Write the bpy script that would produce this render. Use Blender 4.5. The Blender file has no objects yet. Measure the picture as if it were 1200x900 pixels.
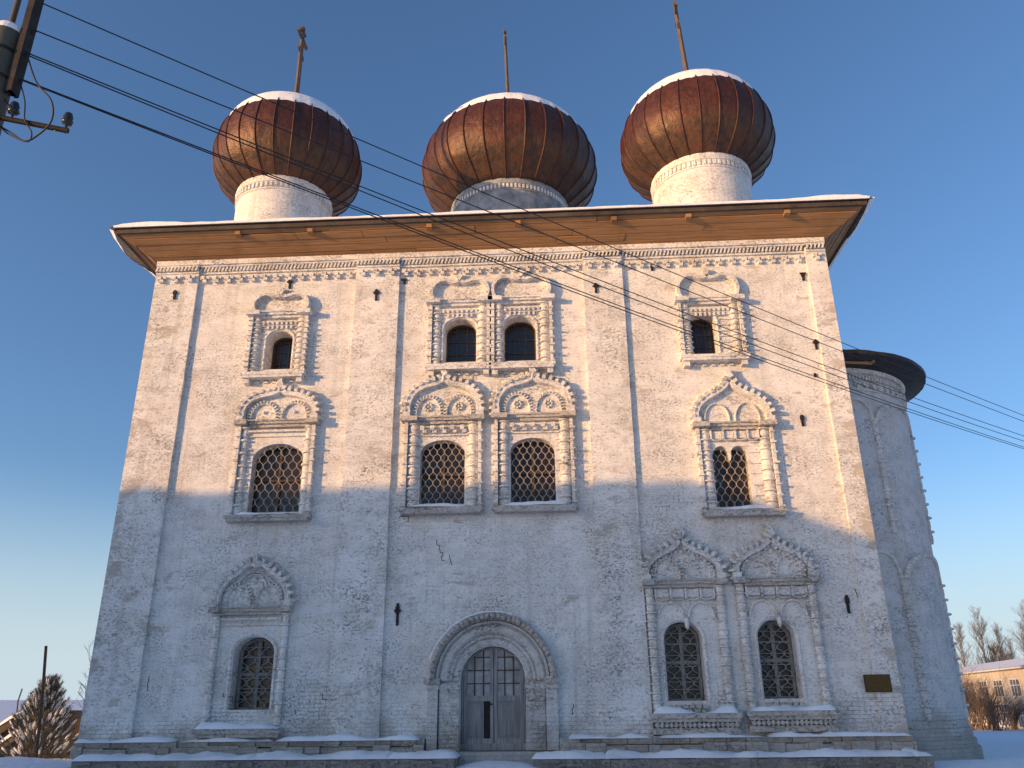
import bpy, math, random
from mathutils import Vector, Matrix, noise
from mathutils.geometry import delaunay_2d_cdt
random.seed(7)
sc = bpy.context.scene
col = sc.collection
R = math.radians
PI = math.pi

# ------------------------------------------------------------------ helpers
class MB:
    def __init__(s): s.v=[]; s.f=[]; s.sm=[]
    def add(s, vs, fs, smooth=False):
        o=len(s.v); s.v+= [tuple(p) for p in vs]; s.f+=[tuple(i+o for i in f) for f in fs]; s.sm+=[smooth]*len(fs)
    def box(s, x0,x1,y0,y1,z0,z1, M=None):
        vs=[Vector((x,y,z)) for x in (x0,x1) for y in (y0,y1) for z in (z0,z1)]
        if M: vs=[M@p for p in vs]
        s.add(vs,[(0,1,3,2),(4,6,7,5),(0,4,5,1),(2,3,7,6),(0,2,6,4),(1,5,7,3)])
    def obox(s, c, ax, ay, az):
        c=Vector(c)
        vs=[c+ax*i+ay*j+az*k for i in(-1,1) for j in(-1,1) for k in(-1,1)]
        s.add(vs,[(0,1,3,2),(4,6,7,5),(0,4,5,1),(2,3,7,6),(0,2,6,4),(1,5,7,3)])
    def tube(s, path, r, n=6, smooth=True, cap=True):
        P=[Vector(p) for p in path]; N=len(P)
        rs=r if isinstance(r,(list,tuple)) else [r]*N
        vs=[]; up=None
        for i in range(N):
            t=(P[min(i+1,N-1)]-P[max(i-1,0)]).normalized()
            if up is None:
                up=Vector((0,0,1)) if abs(t.z)<.9 else Vector((1,0,0))
            a=t.cross(up)
            if a.length<1e-6: a=t.cross(Vector((0.3,1,0.2)))
            a.normalize(); b=a.cross(t); up=b
            for k in range(n):
                q=2*PI*k/n; vs.append(P[i]+(a*math.cos(q)+b*math.sin(q))*rs[i])
        fs=[(i*n+k,i*n+(k+1)%n,(i+1)*n+(k+1)%n,(i+1)*n+k) for i in range(N-1) for k in range(n)]
        s.add(vs,fs,smooth)
        if cap:
            s.add([vs[k] for k in range(n)],[tuple(range(n))]); s.add([vs[(N-1)*n+k] for k in range(n)],[tuple(range(n))[::-1]])
    def lathe(s, cx,cy, prof, n=24, a0=0, a1=2*PI, smooth=True, cap=True):
        full=abs(a1-a0-2*PI)<1e-6; m=n if full else n+1
        vs=[]
        for (r,z) in prof:
            for k in range(m):
                a=a0+(a1-a0)*k/n; vs.append((cx+r*math.cos(a),cy+r*math.sin(a),z))
        fs=[]
        for i in range(len(prof)-1):
            for k in range(n):
                k2=(k+1)%m
                fs.append((i*m+k,i*m+k2,(i+1)*m+k2,(i+1)*m+k))
        s.add(vs,fs,smooth)
        if cap and full:
            s.add(vs[-m:],[tuple(range(m))]); s.add(vs[:m],[tuple(range(m))[::-1]])
    def plate(s, loop, yb, yf):
        n=len(loop)
        vs=[(x,yf,z) for x,z in loop]+[(x,yb,z) for x,z in loop]
        s.add(vs,[tuple(range(n)),tuple(range(2*n-1,n-1,-1))]+[(i,i+n,(i+1)%n+n,(i+1)%n) for i in range(n)])
    def build(s, name, m, parent=None, smooth=None):
        me=bpy.data.meshes.new(name); me.from_pydata(s.v,[],s.f)
        me.polygons.foreach_set('use_smooth',s.sm if smooth is None else [smooth]*len(s.f))
        me.materials.append(m); me.update()
        o=bpy.data.objects.new(name,me); col.objects.link(o)
        if parent: setpar(o,parent)
        return o
def worldloc(o):
    v=Vector(o.location)
    while o.parent: o=o.parent; v+=Vector(o.location)
    return v
def setpar(o,p):
    o.parent=p
    o.location=Vector(o.location)-worldloc(p)
def tag(o,label=None,cat=None,group=None,kind=None):
    if label:o['label']=label
    if cat:o['category']=cat
    if group:o['group']=group
    if kind:o['kind']=kind
    return o
def empty(name,loc,label,cat,group=None,rz=0):
    o=bpy.data.objects.new(name,None); col.objects.link(o); o.location=loc; o.rotation_euler=(0,0,rz)
    o.empty_display_size=.2
    return tag(o,label,cat,group)
def ns(x,y=0,z=0,s=1.0): return noise.noise(Vector((x*s,y*s,z*s)))

# ------------------------------------------------------------------ materials
class NT:
    def __init__(s,name):
        s.m=bpy.data.materials.new(name); s.m.use_nodes=True; s.t=s.m.node_tree
        s.b=s.t.nodes['Principled BSDF']
    def n(s,t,**k):
        o=s.t.nodes.new(t)
        for a,b in k.items():
            if a.startswith('i_'):
                key=a[2:]; key=int(key) if key.isdigit() else key.replace('_',' ')
                o.inputs[key].default_value=b
            else: setattr(o,a,b)
        return o
    def l(s,a,b): s.t.links.new(a,b)
    def noise(s,vec,scale,detail=4,rough=.55):
        o=s.n('ShaderNodeTexNoise',i_Scale=scale,i_Detail=detail,i_Roughness=rough); s.l(vec,o.inputs['Vector']); return o.outputs['Fac']
    def ramp(s,fac,stops):
        o=s.n('ShaderNodeValToRGB'); e=o.color_ramp.elements
        while len(e)<len(stops): e.new(.5)
        for i,(p,c) in enumerate(stops):
            e[i].position=p; e[i].color=(c,c,c,1) if not isinstance(c,tuple) else (*c,1)
        s.l(fac,o.inputs[0]); return o.outputs[0]
    def mix(s,f,a,b,mode='MIX'):
        o=s.n('ShaderNodeMix',data_type='RGBA',blend_type=mode)
        for i,x in ((0,f),(6,a),(7,b)):
            if isinstance(x,(int,float)): o.inputs[i].default_value=x if i==0 else (x,x,x,1)
            elif isinstance(x,tuple): o.inputs[i].default_value=(*x,1)
            else: s.l(x,o.inputs[i])
        return o.outputs[2]
    def math(s,op,a,b=0.):
        o=s.n('ShaderNodeMath',operation=op)
        for i,x in ((0,a),(1,b)):
            if isinstance(x,(int,float)): o.inputs[i].default_value=x
            else: s.l(x,o.inputs[i])
        return o.outputs[0]
    def coord(s,scale=(1,1,1)):
        c=s.n('ShaderNodeTexCoord'); m=s.n('ShaderNodeMapping'); m.inputs['Scale'].default_value=scale
        s.l(c.outputs['Object'],m.inputs[0]); return m.outputs[0]
    def bump(s,h,strength=.5,dist=.02,prev=None):
        o=s.n('ShaderNodeBump',i_Strength=strength,i_Distance=dist); s.l(h,o.inputs['Height'])
        if prev: s.l(prev,o.inputs['Normal'])
        return o.outputs[0]
    def fin(s,colr=None,rough=.8,normal=None,metal=0,spec=.5):
        if colr is not None:
            if isinstance(colr,tuple): s.b.inputs['Base Color'].default_value=(*colr,1)
            else: s.l(colr,s.b.inputs['Base Color'])
        if isinstance(rough,(int,float)): s.b.inputs['Roughness'].default_value=rough
        else: s.l(rough,s.b.inputs['Roughness'])
        s.b.inputs['Metallic'].default_value=metal
        s.b.inputs['Specular IOR Level'].default_value=spec
        if normal: s.l(normal,s.b.inputs['Normal'])
        return s.m

def plaster(name, wear=.5, white=(.88,.865,.83), dirt=(.30,.275,.25), brick=True, low=True, corner=False):
    T=NT(name); c=T.coord()
    sx=T.n('ShaderNodeSeparateXYZ'); T.l(c,sx.inputs[0])
    cb=T.n('ShaderNodeCombineXYZ'); T.l(T.math('ADD',sx.outputs[0],sx.outputs[1]),cb.inputs[0]); 
    wob=T.noise(c,.8,2); T.l(T.math('ADD',sx.outputs[2],T.math('MULTIPLY',wob,.06)),cb.inputs[1])
    br=T.n('ShaderNodeTexBrick',i_Scale=1.0,i_Mortar_Size=.007,i_Mortar_Smooth=.6,i_Bias=-.2,i_Brick_Width=.31,i_Row_Height=.105)
    br.inputs['Color1'].default_value=(.35,.35,.35,1); br.inputs['Color2'].default_value=(.75,.75,.75,1); br.inputs['Mortar'].default_value=(.1,.1,.1,1)
    T.l(cb.outputs[0],br.inputs['Vector'])
    cs=T.coord((1,1,2.2))
    cf=T.coord((1,1,1.7)); fine=T.noise(cf,10,6,.74); big=T.noise(c,.42,4,.65); med=T.noise(cs,1.6,5,.65); vf=T.noise(c,38,3,.6)
    base=T.mix(T.ramp(med,[(.3,0),(.72,1)]),white,tuple(w*.87 for w in white))
    base=T.mix(T.math('MULTIPLY',T.ramp(T.noise(c,.9,3),[(.48,0),(.7,1)]),.30),base,(.66,.55,.42))
    zone=T.ramp(T.math('ADD',T.math('MULTIPLY',big,.6),T.math('MULTIPLY',med,.4)),[(.47-.14*wear,0),(.66-.08*wear,1)])
    thr=T.ramp(T.math('ADD',T.math('MULTIPLY',fine,.8),T.math('MULTIPLY',vf,.2)),[(.50,0),(.585,1)])
    flake=T.math('MULTIPLY',zone,thr)
    base=T.mix(T.math('MULTIPLY',flake,.55+.3*wear),base,dirt)
    grime=T.ramp(T.noise(T.coord((1,1,1.6)),.75,7,.72),[(.46,0),(.68,1)])
    base=T.mix(T.math('MULTIPLY',grime,.36*(.4+wear)),base,(.36,.34,.31))
    if brick:
        lines=T.math('MULTIPLY',T.math('MULTIPLY',br.outputs['Fac'],T.ramp(T.noise(cs,2.6,4,.7),[(.52,0),(.66,1)])),.62)
        base=T.mix(lines,base,(.20,.18,.165))
        # single bricks that lost their whitewash
        bare=T.math('MULTIPLY',T.ramp(br.outputs['Color'],[(.55,0),(.7,1)]),T.ramp(T.noise(cs,.85,5,.7),[(.54,0),(.66,1)]))
        base=T.mix(T.math('MULTIPLY',bare,.38),base,(.42,.35,.28))
    zone2=T.ramp(T.noise(T.coord((1,1,1.35)),.75,7,.78),[(.47,.06),(.60,1)])
    clean=T.ramp(T.noise(T.coord((1,1,1.6)),.33,4,.6),[(.38,.30),(.56,1)])
    zone2=T.math('MULTIPLY',zone2,clean)
    spk=T.ramp(T.noise(T.coord((1,1,1.5)),13,4,.7),[(.51,0),(.57,1)])
    base=T.mix(T.math('MULTIPLY',T.math('MULTIPLY',spk,zone2),.66+.25*wear),base,(.11,.10,.095))
    sp=T.ramp(T.noise(T.coord((1,1,2.0)),13,2,.5),[(.655,0),(.69,1)])
    base=T.mix(T.math('MULTIPLY',sp,.75),base,(.10,.09,.08))
    if corner:
        edge=T.ramp(T.math('MULTIPLY',T.math('ABSOLUTE',T.math('ADD',sx.outputs[0],2.02)),.05),[(.515,0),(.57,1)])
        bz=T.ramp(T.math('ADD',T.noise(T.coord((1,1,2.2)),.9,7,.72),T.math('MULTIPLY',edge,.10)),[(.59,0),(.63,1)])
        bc=T.mix(T.ramp(br.outputs['Color'],[(.1,0),(.75,1)]),(.20,.165,.13),(.50,.40,.30))
        base=T.mix(T.math('MULTIPLY',bz,.72),base,T.mix(T.noise(c,6,4,.7),bc,(.55,.50,.44)))
    if low:
        lz=T.ramp(T.math('ADD',T.math('MULTIPLY',sx.outputs[2],-.30),T.math('MULTIPLY',T.noise(c,1.1,5,.7),1.0)),[(.12,0),(.34,1)])
        base=T.mix(T.math('MULTIPLY',T.math('MULTIPLY',br.outputs['Fac'],T.ramp(T.math('ADD',T.math('MULTIPLY',sx.outputs[2],-.16),T.noise(c,.8,4,.6)),[(.22,0),(.40,1)])),.8),base,(.09,.08,.075))
        base=T.mix(T.math('MULTIPLY',lz,.62),base,T.mix(T.noise(cs,4,5,.7),(.20,.17,.15),(.50,.44,.37)))
    # rain streaks
    st=T.noise(T.coord((3.5,3.5,.16)),1.0,4,.6)
    base=T.mix(T.math('MULTIPLY',T.ramp(st,[(.54,0),(.72,1)]),.45),base,(.46,.43,.40))
    h=T.math('ADD',T.math('MULTIPLY',fine,1.0),T.math('MULTIPLY',flake,-.7))
    h=T.math('ADD',h,T.math('MULTIPLY',vf,.35))
    if brick:
        h=T.math('ADD',h,T.math('MULTIPLY',T.math('MULTIPLY',br.outputs['Fac'],T.ramp(big,[(.35,.15),(.65,1)])),-.34)); h=T.math('ADD',h,T.math('MULTIPLY',br.outputs['Color'],.12))
    nb=T.bump(T.math('ADD',T.math('MULTIPLY',h,1.0),T.math('MULTIPLY',med,1.1)),.6,.035)
    return T.fin(base,.92,nb,spec=.2)

def simple(name,c1,c2,scale=5,rough=.8,bs=.3,bd=.01,metal=0,stretch=(1,1,1),spec=.4,detail=5):
    T=NT(name); c=T.coord(stretch); f=T.noise(c,scale,detail,.6)
    nb=T.bump(T.noise(c,scale*3,4),bs,bd)
    return T.fin(T.mix(T.ramp(f,[(.3,0),(.7,1)]),c1,c2),rough,nb,metal,spec)

M={}
M['wall']=plaster('whitewashed_brick',.55,corner=True)
M['trim']=plaster('whitewashed_trim',.75,brick=False,low=False)
M['ledge']=plaster('weathered_ledge',1.0,white=(.60,.57,.52),dirt=(.16,.14,.12),brick=False,low=False)
M['portal']=plaster('portal_stone',1.0,white=(.62,.59,.55),dirt=(.24,.21,.18),brick=True,low=True)
M['plinth']=plaster('plinth_stone',1.0,white=(.66,.63,.58),dirt=(.2,.17,.15),brick=True,low=True)
M['trim2']=plaster('portal_plaster',.85,white=(.72,.70,.67),brick=False,low=True)
M['drum']=plaster('drum_plaster',.35,brick=False,low=False)
M['greydrum']=simple('grey_zinc_drum',(.13,.14,.15),(.42,.43,.44),1.8,.7,.4,.02)
M['apse']=plaster('apse_whitewash',.1,white=(.72,.71,.70),low=True,brick=False)
M['concrete']=plaster('rough_grey_stone',1.0,white=(.27,.245,.22),dirt=(.10,.085,.075),brick=True,low=False)
def snow_mat():
    T=NT('snow'); c=T.coord(); n1=T.noise(c,2.5,5); n2=T.noise(c,40,3)
    nb=T.bump(T.math('ADD',T.math('MULTIPLY',n1,2.0),T.math('MULTIPLY',n2,.15)),.5,.04)
    T.b.inputs['Subsurface Weight'].default_value=0
    return T.fin(T.mix(n1,(.86,.87,.90),(.93,.93,.95)),.6,nb,spec=.25)
M['snow']=snow_mat()
def ground_mat():
    T=NT('snow_ground'); c=T.coord(); n1=T.noise(c,.35,6,.6); n2=T.noise(c,3.5,5,.6); n3=T.noise(c,30,3)
    nb=T.bump(T.math('ADD',T.math('ADD',T.math('MULTIPLY',n1,3.0),n2),T.math('MULTIPLY',n3,.08)),.7,.12)
    grit=T.ramp(T.noise(c,1.3,7,.75),[(.62,0),(.72,1)])
    return T.fin(T.mix(T.math('MULTIPLY',grit,.25),(.88,.89,.92),(.55,.53,.52)),.65,nb,spec=.2)
M['ground']=ground_mat()
def dome_mat(name,off,seams=26):
    T=NT(name); c=T.coord(); tc=T.n('ShaderNodeTexCoord')
    mp=T.n('ShaderNodeMapping'); mp.inputs['Location'].default_value=(off,off*2,0); T.l(tc.outputs['Object'],mp.inputs[0]); c=mp.outputs[0]
    gen=T.n('ShaderNodeSeparateXYZ'); T.l(tc.outputs['Generated'],gen.inputs[0])
    n1=T.noise(c,.9,5,.65); n2=T.noise(c,5,6,.7); n3=T.noise(c,22,4)
    st=T.n('ShaderNodeMapping'); st.inputs['Scale'].default_value=(3,3,.35); T.l(c,st.inputs[0]); n4=T.noise(st.outputs[0],1.6,5,.65)
    base=T.mix(T.ramp(n2,[(.3,0),(.7,1)]),(.072,.022,.012),(.155,.049,.022))
    base=T.mix(T.ramp(n4,[(.45,0),(.75,1)]),base,(.060,.020,.012))
    lowm=T.ramp(T.math('ADD',gen.outputs[2],T.math('MULTIPLY',T.math('SUBTRACT',n1,.5),.28)),[(.17,1),(.30,0)])
    lowc=T.mix(T.ramp(n4,[(.42,0),(.62,1)]),(.135,.070,.030),(.050,.040,.028))
    lowc=T.mix(T.ramp(n1,[(.52,0),(.66,1)]),lowc,(.17,.065,.028))
    base=T.mix(T.math('MULTIPLY',lowm,.75),base,lowc)
    # sheet bands: horizontal lap seams
    an=T.math('ARCTAN2',T.math('SUBTRACT',gen.outputs[1],.5),T.math('SUBTRACT',gen.outputs[0],.5))
    wn=T.n('ShaderNodeTexWhiteNoise',noise_dimensions='1D'); T.l(T.math('ADD',T.math('FLOOR',T.math('MULTIPLY',an,seams/(2*PI))),T.math('MULTIPLY',T.math('FLOOR',T.math('MULTIPLY',gen.outputs[2],3.3)),57.0)),wn.inputs['W'])
    base=T.mix(1.0,base,T.ramp(wn.outputs['Value'],[(0,.62),(1,1.0)]),'MULTIPLY')
    band=T.math('FRACT',T.math('MULTIPLY',gen.outputs[2],3.3))
    ln=T.ramp(band,[(.0,1),(.02,0)])
    base=T.mix(T.math('MULTIPLY',ln,.55),base,(.03,.015,.01))
    nb=T.bump(T.math('ADD',T.math('ADD',n2,T.math('MULTIPLY',n3,.3)),T.math('MULTIPLY',ln,-1.0)),.35,.03)
    nb=T.bump(n1,.5,.25,nb)
    return T.fin(base,T.ramp(n2,[(.3,.42),(.8,.64)]),nb,.25,.5)
M['dome0']=dome_mat('rusted_dome_sheet_a',0.0); M['dome1']=dome_mat('rusted_dome_sheet_b',7.3,28); M['dome2']=dome_mat('rusted_dome_sheet_c',15.1)
M['seam']=simple('rusted_seam',(.035,.012,.008),(.11,.035,.016),4,.6,.3,.01,.2)
def wood_mat(name,c1,c2,stretch,rough=.75):
    T=NT(name); c=T.coord(stretch); n1=T.noise(c,2.2,6,.65); n2=T.noise(T.coord(),.7,4)
    base=T.mix(T.ramp(n1,[(.3,0),(.7,1)]),c1,c2); base=T.mix(T.math('MULTIPLY',T.ramp(n2,[(.5,0),(.7,1)]),.5),base,tuple(x*.55 for x in c1))
    return T.fin(base,rough,T.bump(n1,.4,.01),spec=.3)
M['boards']=wood_mat('pine_boards',(.26,.135,.058),(.42,.24,.11),(.35,8,8))
M['boards2']=wood_mat('pine_boards_side',(.26,.135,.058),(.42,.24,.11),(8,.35,8))
M['darkwood']=wood_mat('dark_weathered_wood',(.045,.035,.028),(.11,.085,.065),(1,1,1))
M['greywood']=wood_mat('grey_door_wood',(.19,.185,.18),(.40,.39,.38),(9,9,.6))
M['doorpanel']=wood_mat('grey_door_panel_wood',(.17,.165,.16),(.33,.32,.31),(9,9,.6))
M['crosswood']=wood_mat('cross_wood',(.08,.06,.05),(.19,.145,.11),(6,6,1))
M['iron']=simple('black_iron',(.012,.011,.011),(.04,.03,.025),9,.7,.3,.005,.3)
M['roofedge']=simple('roof_sheet_edge',(.025,.022,.022),(.06,.05,.045),4,.6,.3,.01,.3)
M['grille']=simple('pale_iron_grille',(.27,.24,.21),(.42,.38,.33),9,.7,.2,.004,.1)
M['frame']=simple('grey_window_frame',(.17,.165,.16),(.30,.29,.28),6,.7,.3,.005)
M['brownframe']=simple('brown_window_frame',(.05,.035,.028),(.10,.07,.05),6,.7,.3,.005)
def glass_mat(name,c=(.012,.013,.016)):
    T=NT(name); n1=T.noise(T.coord(),1.8,3); 
    return T.fin(T.mix(n1,c,tuple(x*1.9 for x in c)),T.ramp(n1,[(.3,.12),(.8,.4)]),T.bump(n1,.25,.05),0,.5)
M['glass']=glass_mat('dark_window_glass')
M['brownglass']=glass_mat('brown_boarded_pane',(.016,.009,.007))
M['paleglass']=simple('frosted_grey_pane',(.20,.20,.20),(.42,.42,.42),5,.35,.1,.003)
M['bronze']=simple('bronze_plaque',(.085,.05,.012),(.12,.075,.02),12,.45,.2,.003,.5)
M['ochre']=simple('ochre_house_plaster',(.50,.43,.33),(.66,.59,.48),1.1,.9,.3,.02)
M['white']=simple('white_painted_trim',(.55,.53,.50),(.7,.68,.65),4,.7,.2,.005)
M['bark']=simple('bare_tree_bark',(.10,.085,.075),(.20,.17,.15),5,.9,.5,.02)
M['birch']=simple('birch_bark',(.22,.19,.17),(.42,.38,.35),3,.9,.5,.02)
M['bush']=simple('bush_twig_bark',(.11,.08,.06),(.22,.165,.13),3,.9,.3,.02)
M['needles']=simple('frosted_needles',(.045,.058,.048),(.14,.15,.14),6,.8,.2,.01)
M['pole']=simple('tarred_pole_concrete',(.060,.062,.050),(.12,.12,.095),5,.85,.5,.01,stretch=(1,1,.3))
M['insul']=simple('dark_insulator_glass',(.015,.015,.018),(.04,.04,.045),3,.2,.0,.001)
M['wire']=simple('black_cable',(.010,.010,.012),(.02,.02,.022),3,.6,.0,.001)
M['brickred']=simple('old_brick',(.24,.13,.09),(.35,.2,.14),2,.9,.4,.02)
M['roofdark']=simple('dark_roof_sheet',(.05,.045,.04),(.09,.08,.07),2,.7,.3,.02)

# ------------------------------------------------------------------ camera
CAM=Vector((0,-24,1.65)); YAW,PITCH,ROLL,F=-5.01891078e-02,3.72639270e-01,-1.08942033e-02,950.8656
fw=Vector((math.sin(YAW)*math.cos(PITCH),math.cos(YAW)*math.cos(PITCH),math.sin(PITCH)))
r0=Vector((math.cos(YAW),-math.sin(YAW),0)); u0=r0.cross(fw)
rr=r0*math.cos(ROLL)+u0*math.sin(ROLL); uu=-r0*math.sin(ROLL)+u0*math.cos(ROLL)
cd=bpy.data.cameras.new('camera'); co=bpy.data.objects.new('camera',cd); col.objects.link(co)
mm=Matrix((rr,uu,-fw)).transposed().to_4x4(); mm.translation=CAM; co.matrix_world=mm
cd.sensor_width=36; cd.sensor_fit='HORIZONTAL'; cd.lens=36*F/1200; cd.clip_start=.1; cd.clip_end=6000
sc.camera=co
def at(px,py,Y):
    d=fw+rr*((px-600)/F)+uu*((450-py)/F); t=(Y-CAM.y)/d.y; return CAM+d*t

# ------------------------------------------------------------------ light
AZ=R(58); EL=R(7.5)
tosun=Vector((-math.sin(AZ)*math.cos(EL),-math.cos(AZ)*math.cos(EL),math.sin(EL)))
w=bpy.data.worlds.new('World'); sc.world=w; w.use_nodes=True; nt=w.node_tree
sk=nt.nodes.new('ShaderNodeTexSky'); sk.sky_type='NISHITA'; sk.sun_disc=False; sk.sun_elevation=EL; sk.sun_rotation=math.atan2(tosun.x,tosun.y)
sk.altitude=0; sk.air_density=1.0; sk.dust_density=1.0; sk.ozone_density=3.6
tn=nt.nodes.new('ShaderNodeMix'); tn.data_type='RGBA'; tn.blend_type='MULTIPLY'; tn.inputs[0].default_value=1; tn.inputs[7].default_value=(1.05,.965,.985,1)
nt.links.new(sk.outputs[0],tn.inputs[6])
wc=nt.nodes.new('ShaderNodeTexCoord'); ws_=nt.nodes.new('ShaderNodeSeparateXYZ'); nt.links.new(wc.outputs['Generated'],ws_.inputs[0])
def mr(src,a,b,c,d):
    o=nt.nodes.new('ShaderNodeMapRange'); o.interpolation_type='SMOOTHSTEP'; nt.links.new(src,o.inputs[0])
    for i,v in enumerate((a,b,c,d)): o.inputs[1+i].default_value=v
    return o.outputs[0]
# pale winter haze band low in the sky opposite the sun
mz=mr(ws_.outputs[2],.0,.26,.88,0); my=mr(ws_.outputs[1],-.1,.3,0,1)
mu=nt.nodes.new('ShaderNodeMath'); mu.operation='MULTIPLY'; nt.links.new(mz,mu.inputs[0]); nt.links.new(my,mu.inputs[1])
hz=nt.nodes.new('ShaderNodeMix'); hz.data_type='RGBA'; nt.links.new(mu.outputs[0],hz.inputs[0]); nt.links.new(tn.outputs[2],hz.inputs[6]); hz.inputs[7].default_value=(2.35,2.85,3.2,1)
nt.links.new(hz.outputs[2],nt.nodes['Background'].inputs[0]); nt.nodes['Background'].inputs[1].default_value=.15
sl=bpy.data.lights.new('sun','SUN'); so=bpy.data.objects.new('sun',sl); col.objects.link(so)
sl.energy=3.0; sl.color=(1,.555,.21); sl.angle=R(.5); so.rotation_euler=tosun.to_track_quat('Z','Y').to_euler(); so.location=(-20,-20,30)
sc.view_settings.view_transform='Standard'; sc.view_settings.look='None'; sc.view_settings.exposure=.84; sc.view_settings.gamma=1
sc.render.engine='CYCLES'; sc.cycles.max_bounces=6

# ------------------------------------------------------------------ church
XL,XR,DEP=-13.25,9.2,23.0; ZT=15.85
church=empty('church',(-2.0,11.0,0),'large white brick church with three rusty onion domes and snow on its eaves','church')
PIL=.125
pilx=[(XL,-11.88),(-6.43,-4.95),(1.20,2.50),(8.55,XR)]
def arch_loop(x0,x1,z0,z1,n=12,flat=1.0):
    w=(x1-x0)/2; c=(x0+x1)/2; h=w*flat; zs=z1-h
    return [(x0,z0),(x1,z0),(x1,zs)]+[(c+w*math.cos(PI*k/n),zs+h*math.sin(PI*k/n)) for k in range(1,n)]+[(x0,zs)]
def lancet_loop(x0,x1,z0,z1):
    c=(x0+x1)/2; w=(x1-x0)/2; q=w/2; zs=z1-q*1.25; L=[(x0,z0),(x1,z0),(x1,zs)]
    for k in range(1,9): L.append((c+q+q*math.cos(PI*k/9*.93),zs+q*1.25*math.sin(PI*k/9*.93)))
    L.append((c+.03,zs-.02)); L.append((c,zs-.12)); L.append((c-.03,zs-.02))
    for k in range(8,0,-1): L.append((c-q-q*math.cos(PI*k/9*.93),zs+q*1.25*math.sin(PI*k/9*.93)))
    L.append((x0,zs)); return L
OP={ # name:(x0,x1,z0,z1,flat,depth)
 'UL':(-9.27,-8.44,11.80,13.17,.75,.55),'U1':(-3.39,-2.36,11.86,13.40,.75,.5),'U2':(-1.46,-.42,11.84,13.43,.75,.5),'UR':(4.56,5.38,11.88,13.33,.8,.5),
 'ML':(-9.35,-7.75,7.08,9.26,.62,.16),'M1':(-4.07,-2.69,7.21,9.24,.6,.16),'M2':(-1.28,.08,7.22,9.24,.6,.16),'MR':(4.85,5.92,6.94,8.82,1,.2),
 'BL':(-9.27,-8.10,1.50,3.46,.75,.5),'B1':(2.98,4.04,1.61,3.70,.9,.5),'B2':(5.58,6.62,1.64,3.72,.9,.5),'D':(-2.74,-.92,.40,3.11,1.0,.35)}
def loop_of(k):
    x0,x1,z0,z1,fl,d=OP[k]
    return lancet_loop(x0,x1,z0,z1) if k=='MR' else arch_loop(x0,x1,z0,z1,14,fl)
loops={k:loop_of(k) for k in OP}
def inside(pt,L):
    x,z=pt; c=False
    for i in range(len(L)):
        a=L[i];b=L[i-1]
        if (a[1]>z)!=(b[1]>z) and x<(b[0]-a[0])*(z-a[1])/(b[1]-a[1])+a[0]: c=not c
    return c
mb=MB()
vs=[(XL,0),(XR,0),(XR,ZT),(XL,ZT)]; es=[(0,1),(1,2),(2,3),(3,0)]
for L in loops.values():
    o=len(vs); vs+=L; es+=[(o+i,o+(i+1)%len(L)) for i in range(len(L))]
rv,re,rf,_,_,_=delaunay_2d_cdt([Vector(v) for v in vs],es,[],0,1e-5)
fs=[]
for f in rf:
    c=sum((rv[i] for i in f),Vector((0,0)))/len(f)
    if not any(inside(c,L) for L in loops.values()): fs.append(tuple(f))
mb.add([(v.x,0,v.y) for v in rv],fs)
for k,L in loops.items():
    d=OP[k][5]+.35; n=len(L)
    mb.add([(x,0,z) for x,z in L]+[(x,d,z) for x,z in L],[(i,(i+1)%n,(i+1)%n+n,i+n) for i in range(n)])
# side and rear walls
mb.add([(XL,0,0),(XL,DEP,0),(XL,DEP,ZT),(XL,0,ZT)],[(0,1,2,3)])
mb.add([(XR,0,0),(XR,DEP,0),(XR,DEP,ZT),(XR,0,ZT)],[(3,2,1,0)])
mb.add([(XL,DEP,0),(XR,DEP,0),(XR,DEP,ZT),(XL,DEP,ZT)],[(0,1,2,3)])
mb.add([(XL,0,ZT),(XR,0,ZT),(XR,DEP,ZT),(XL,DEP,ZT)],[(0,1,2,3)])
mb.build('wall',M['wall'],church)
# inner dark room: plain plaster box just behind the panes
for i,(a,b) in enumerate(pilx):
    m=MB(); ox0=XL-PIL if i==0 else a; ox1=XR if i==3 else b
    nz=40
    # slightly wavy hand-laid edges
    vsx=[]
    for j in range(nz+1):
        z=.45+(ZT-.3-.45)*j/nz; e0=.022*ns(z*1.7,i*5,1); e1=.022*ns(z*1.9,i*9,4)
        if i==0: e0=0
        if i==3: e1=0
        vsx+=[(ox0+e0,.002,z),(ox0+e0,-PIL,z),(ox1+e1,-PIL,z),(ox1+e1,.002,z)]
    fsx=[(4*j+q,4*j+q+1,4*j+q+5,4*j+q+4) for j in range(nz) for q in range(3)]
    m.add(vsx,fsx)
    m.build('pilaster',M['wall'],church)
# left side wall pilaster returns and window casing seen edge-on
for y0 in (.0,7.2,14.6,21.6):
    m=MB(); m.box(XL-PIL,XL,y0-(PIL-.003 if y0==0 else 0),y0+1.3,.45,ZT-.3); m.build('pilaster',M['wall'],church)
m=MB()
prof=[(.10,1.0)]
z=1.0
while z<10.2:
    prof+=[(.10,z),(.12,z+.07),(.10,z+.13),(.17,z+.15),(.16,z+.18)]; z+=.2
prof+=[(.2,z),(.2,z+.1)]
m.lathe(XL-.16,.35,prof,8); m.build('corner_column',M['trim'],church)

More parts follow.
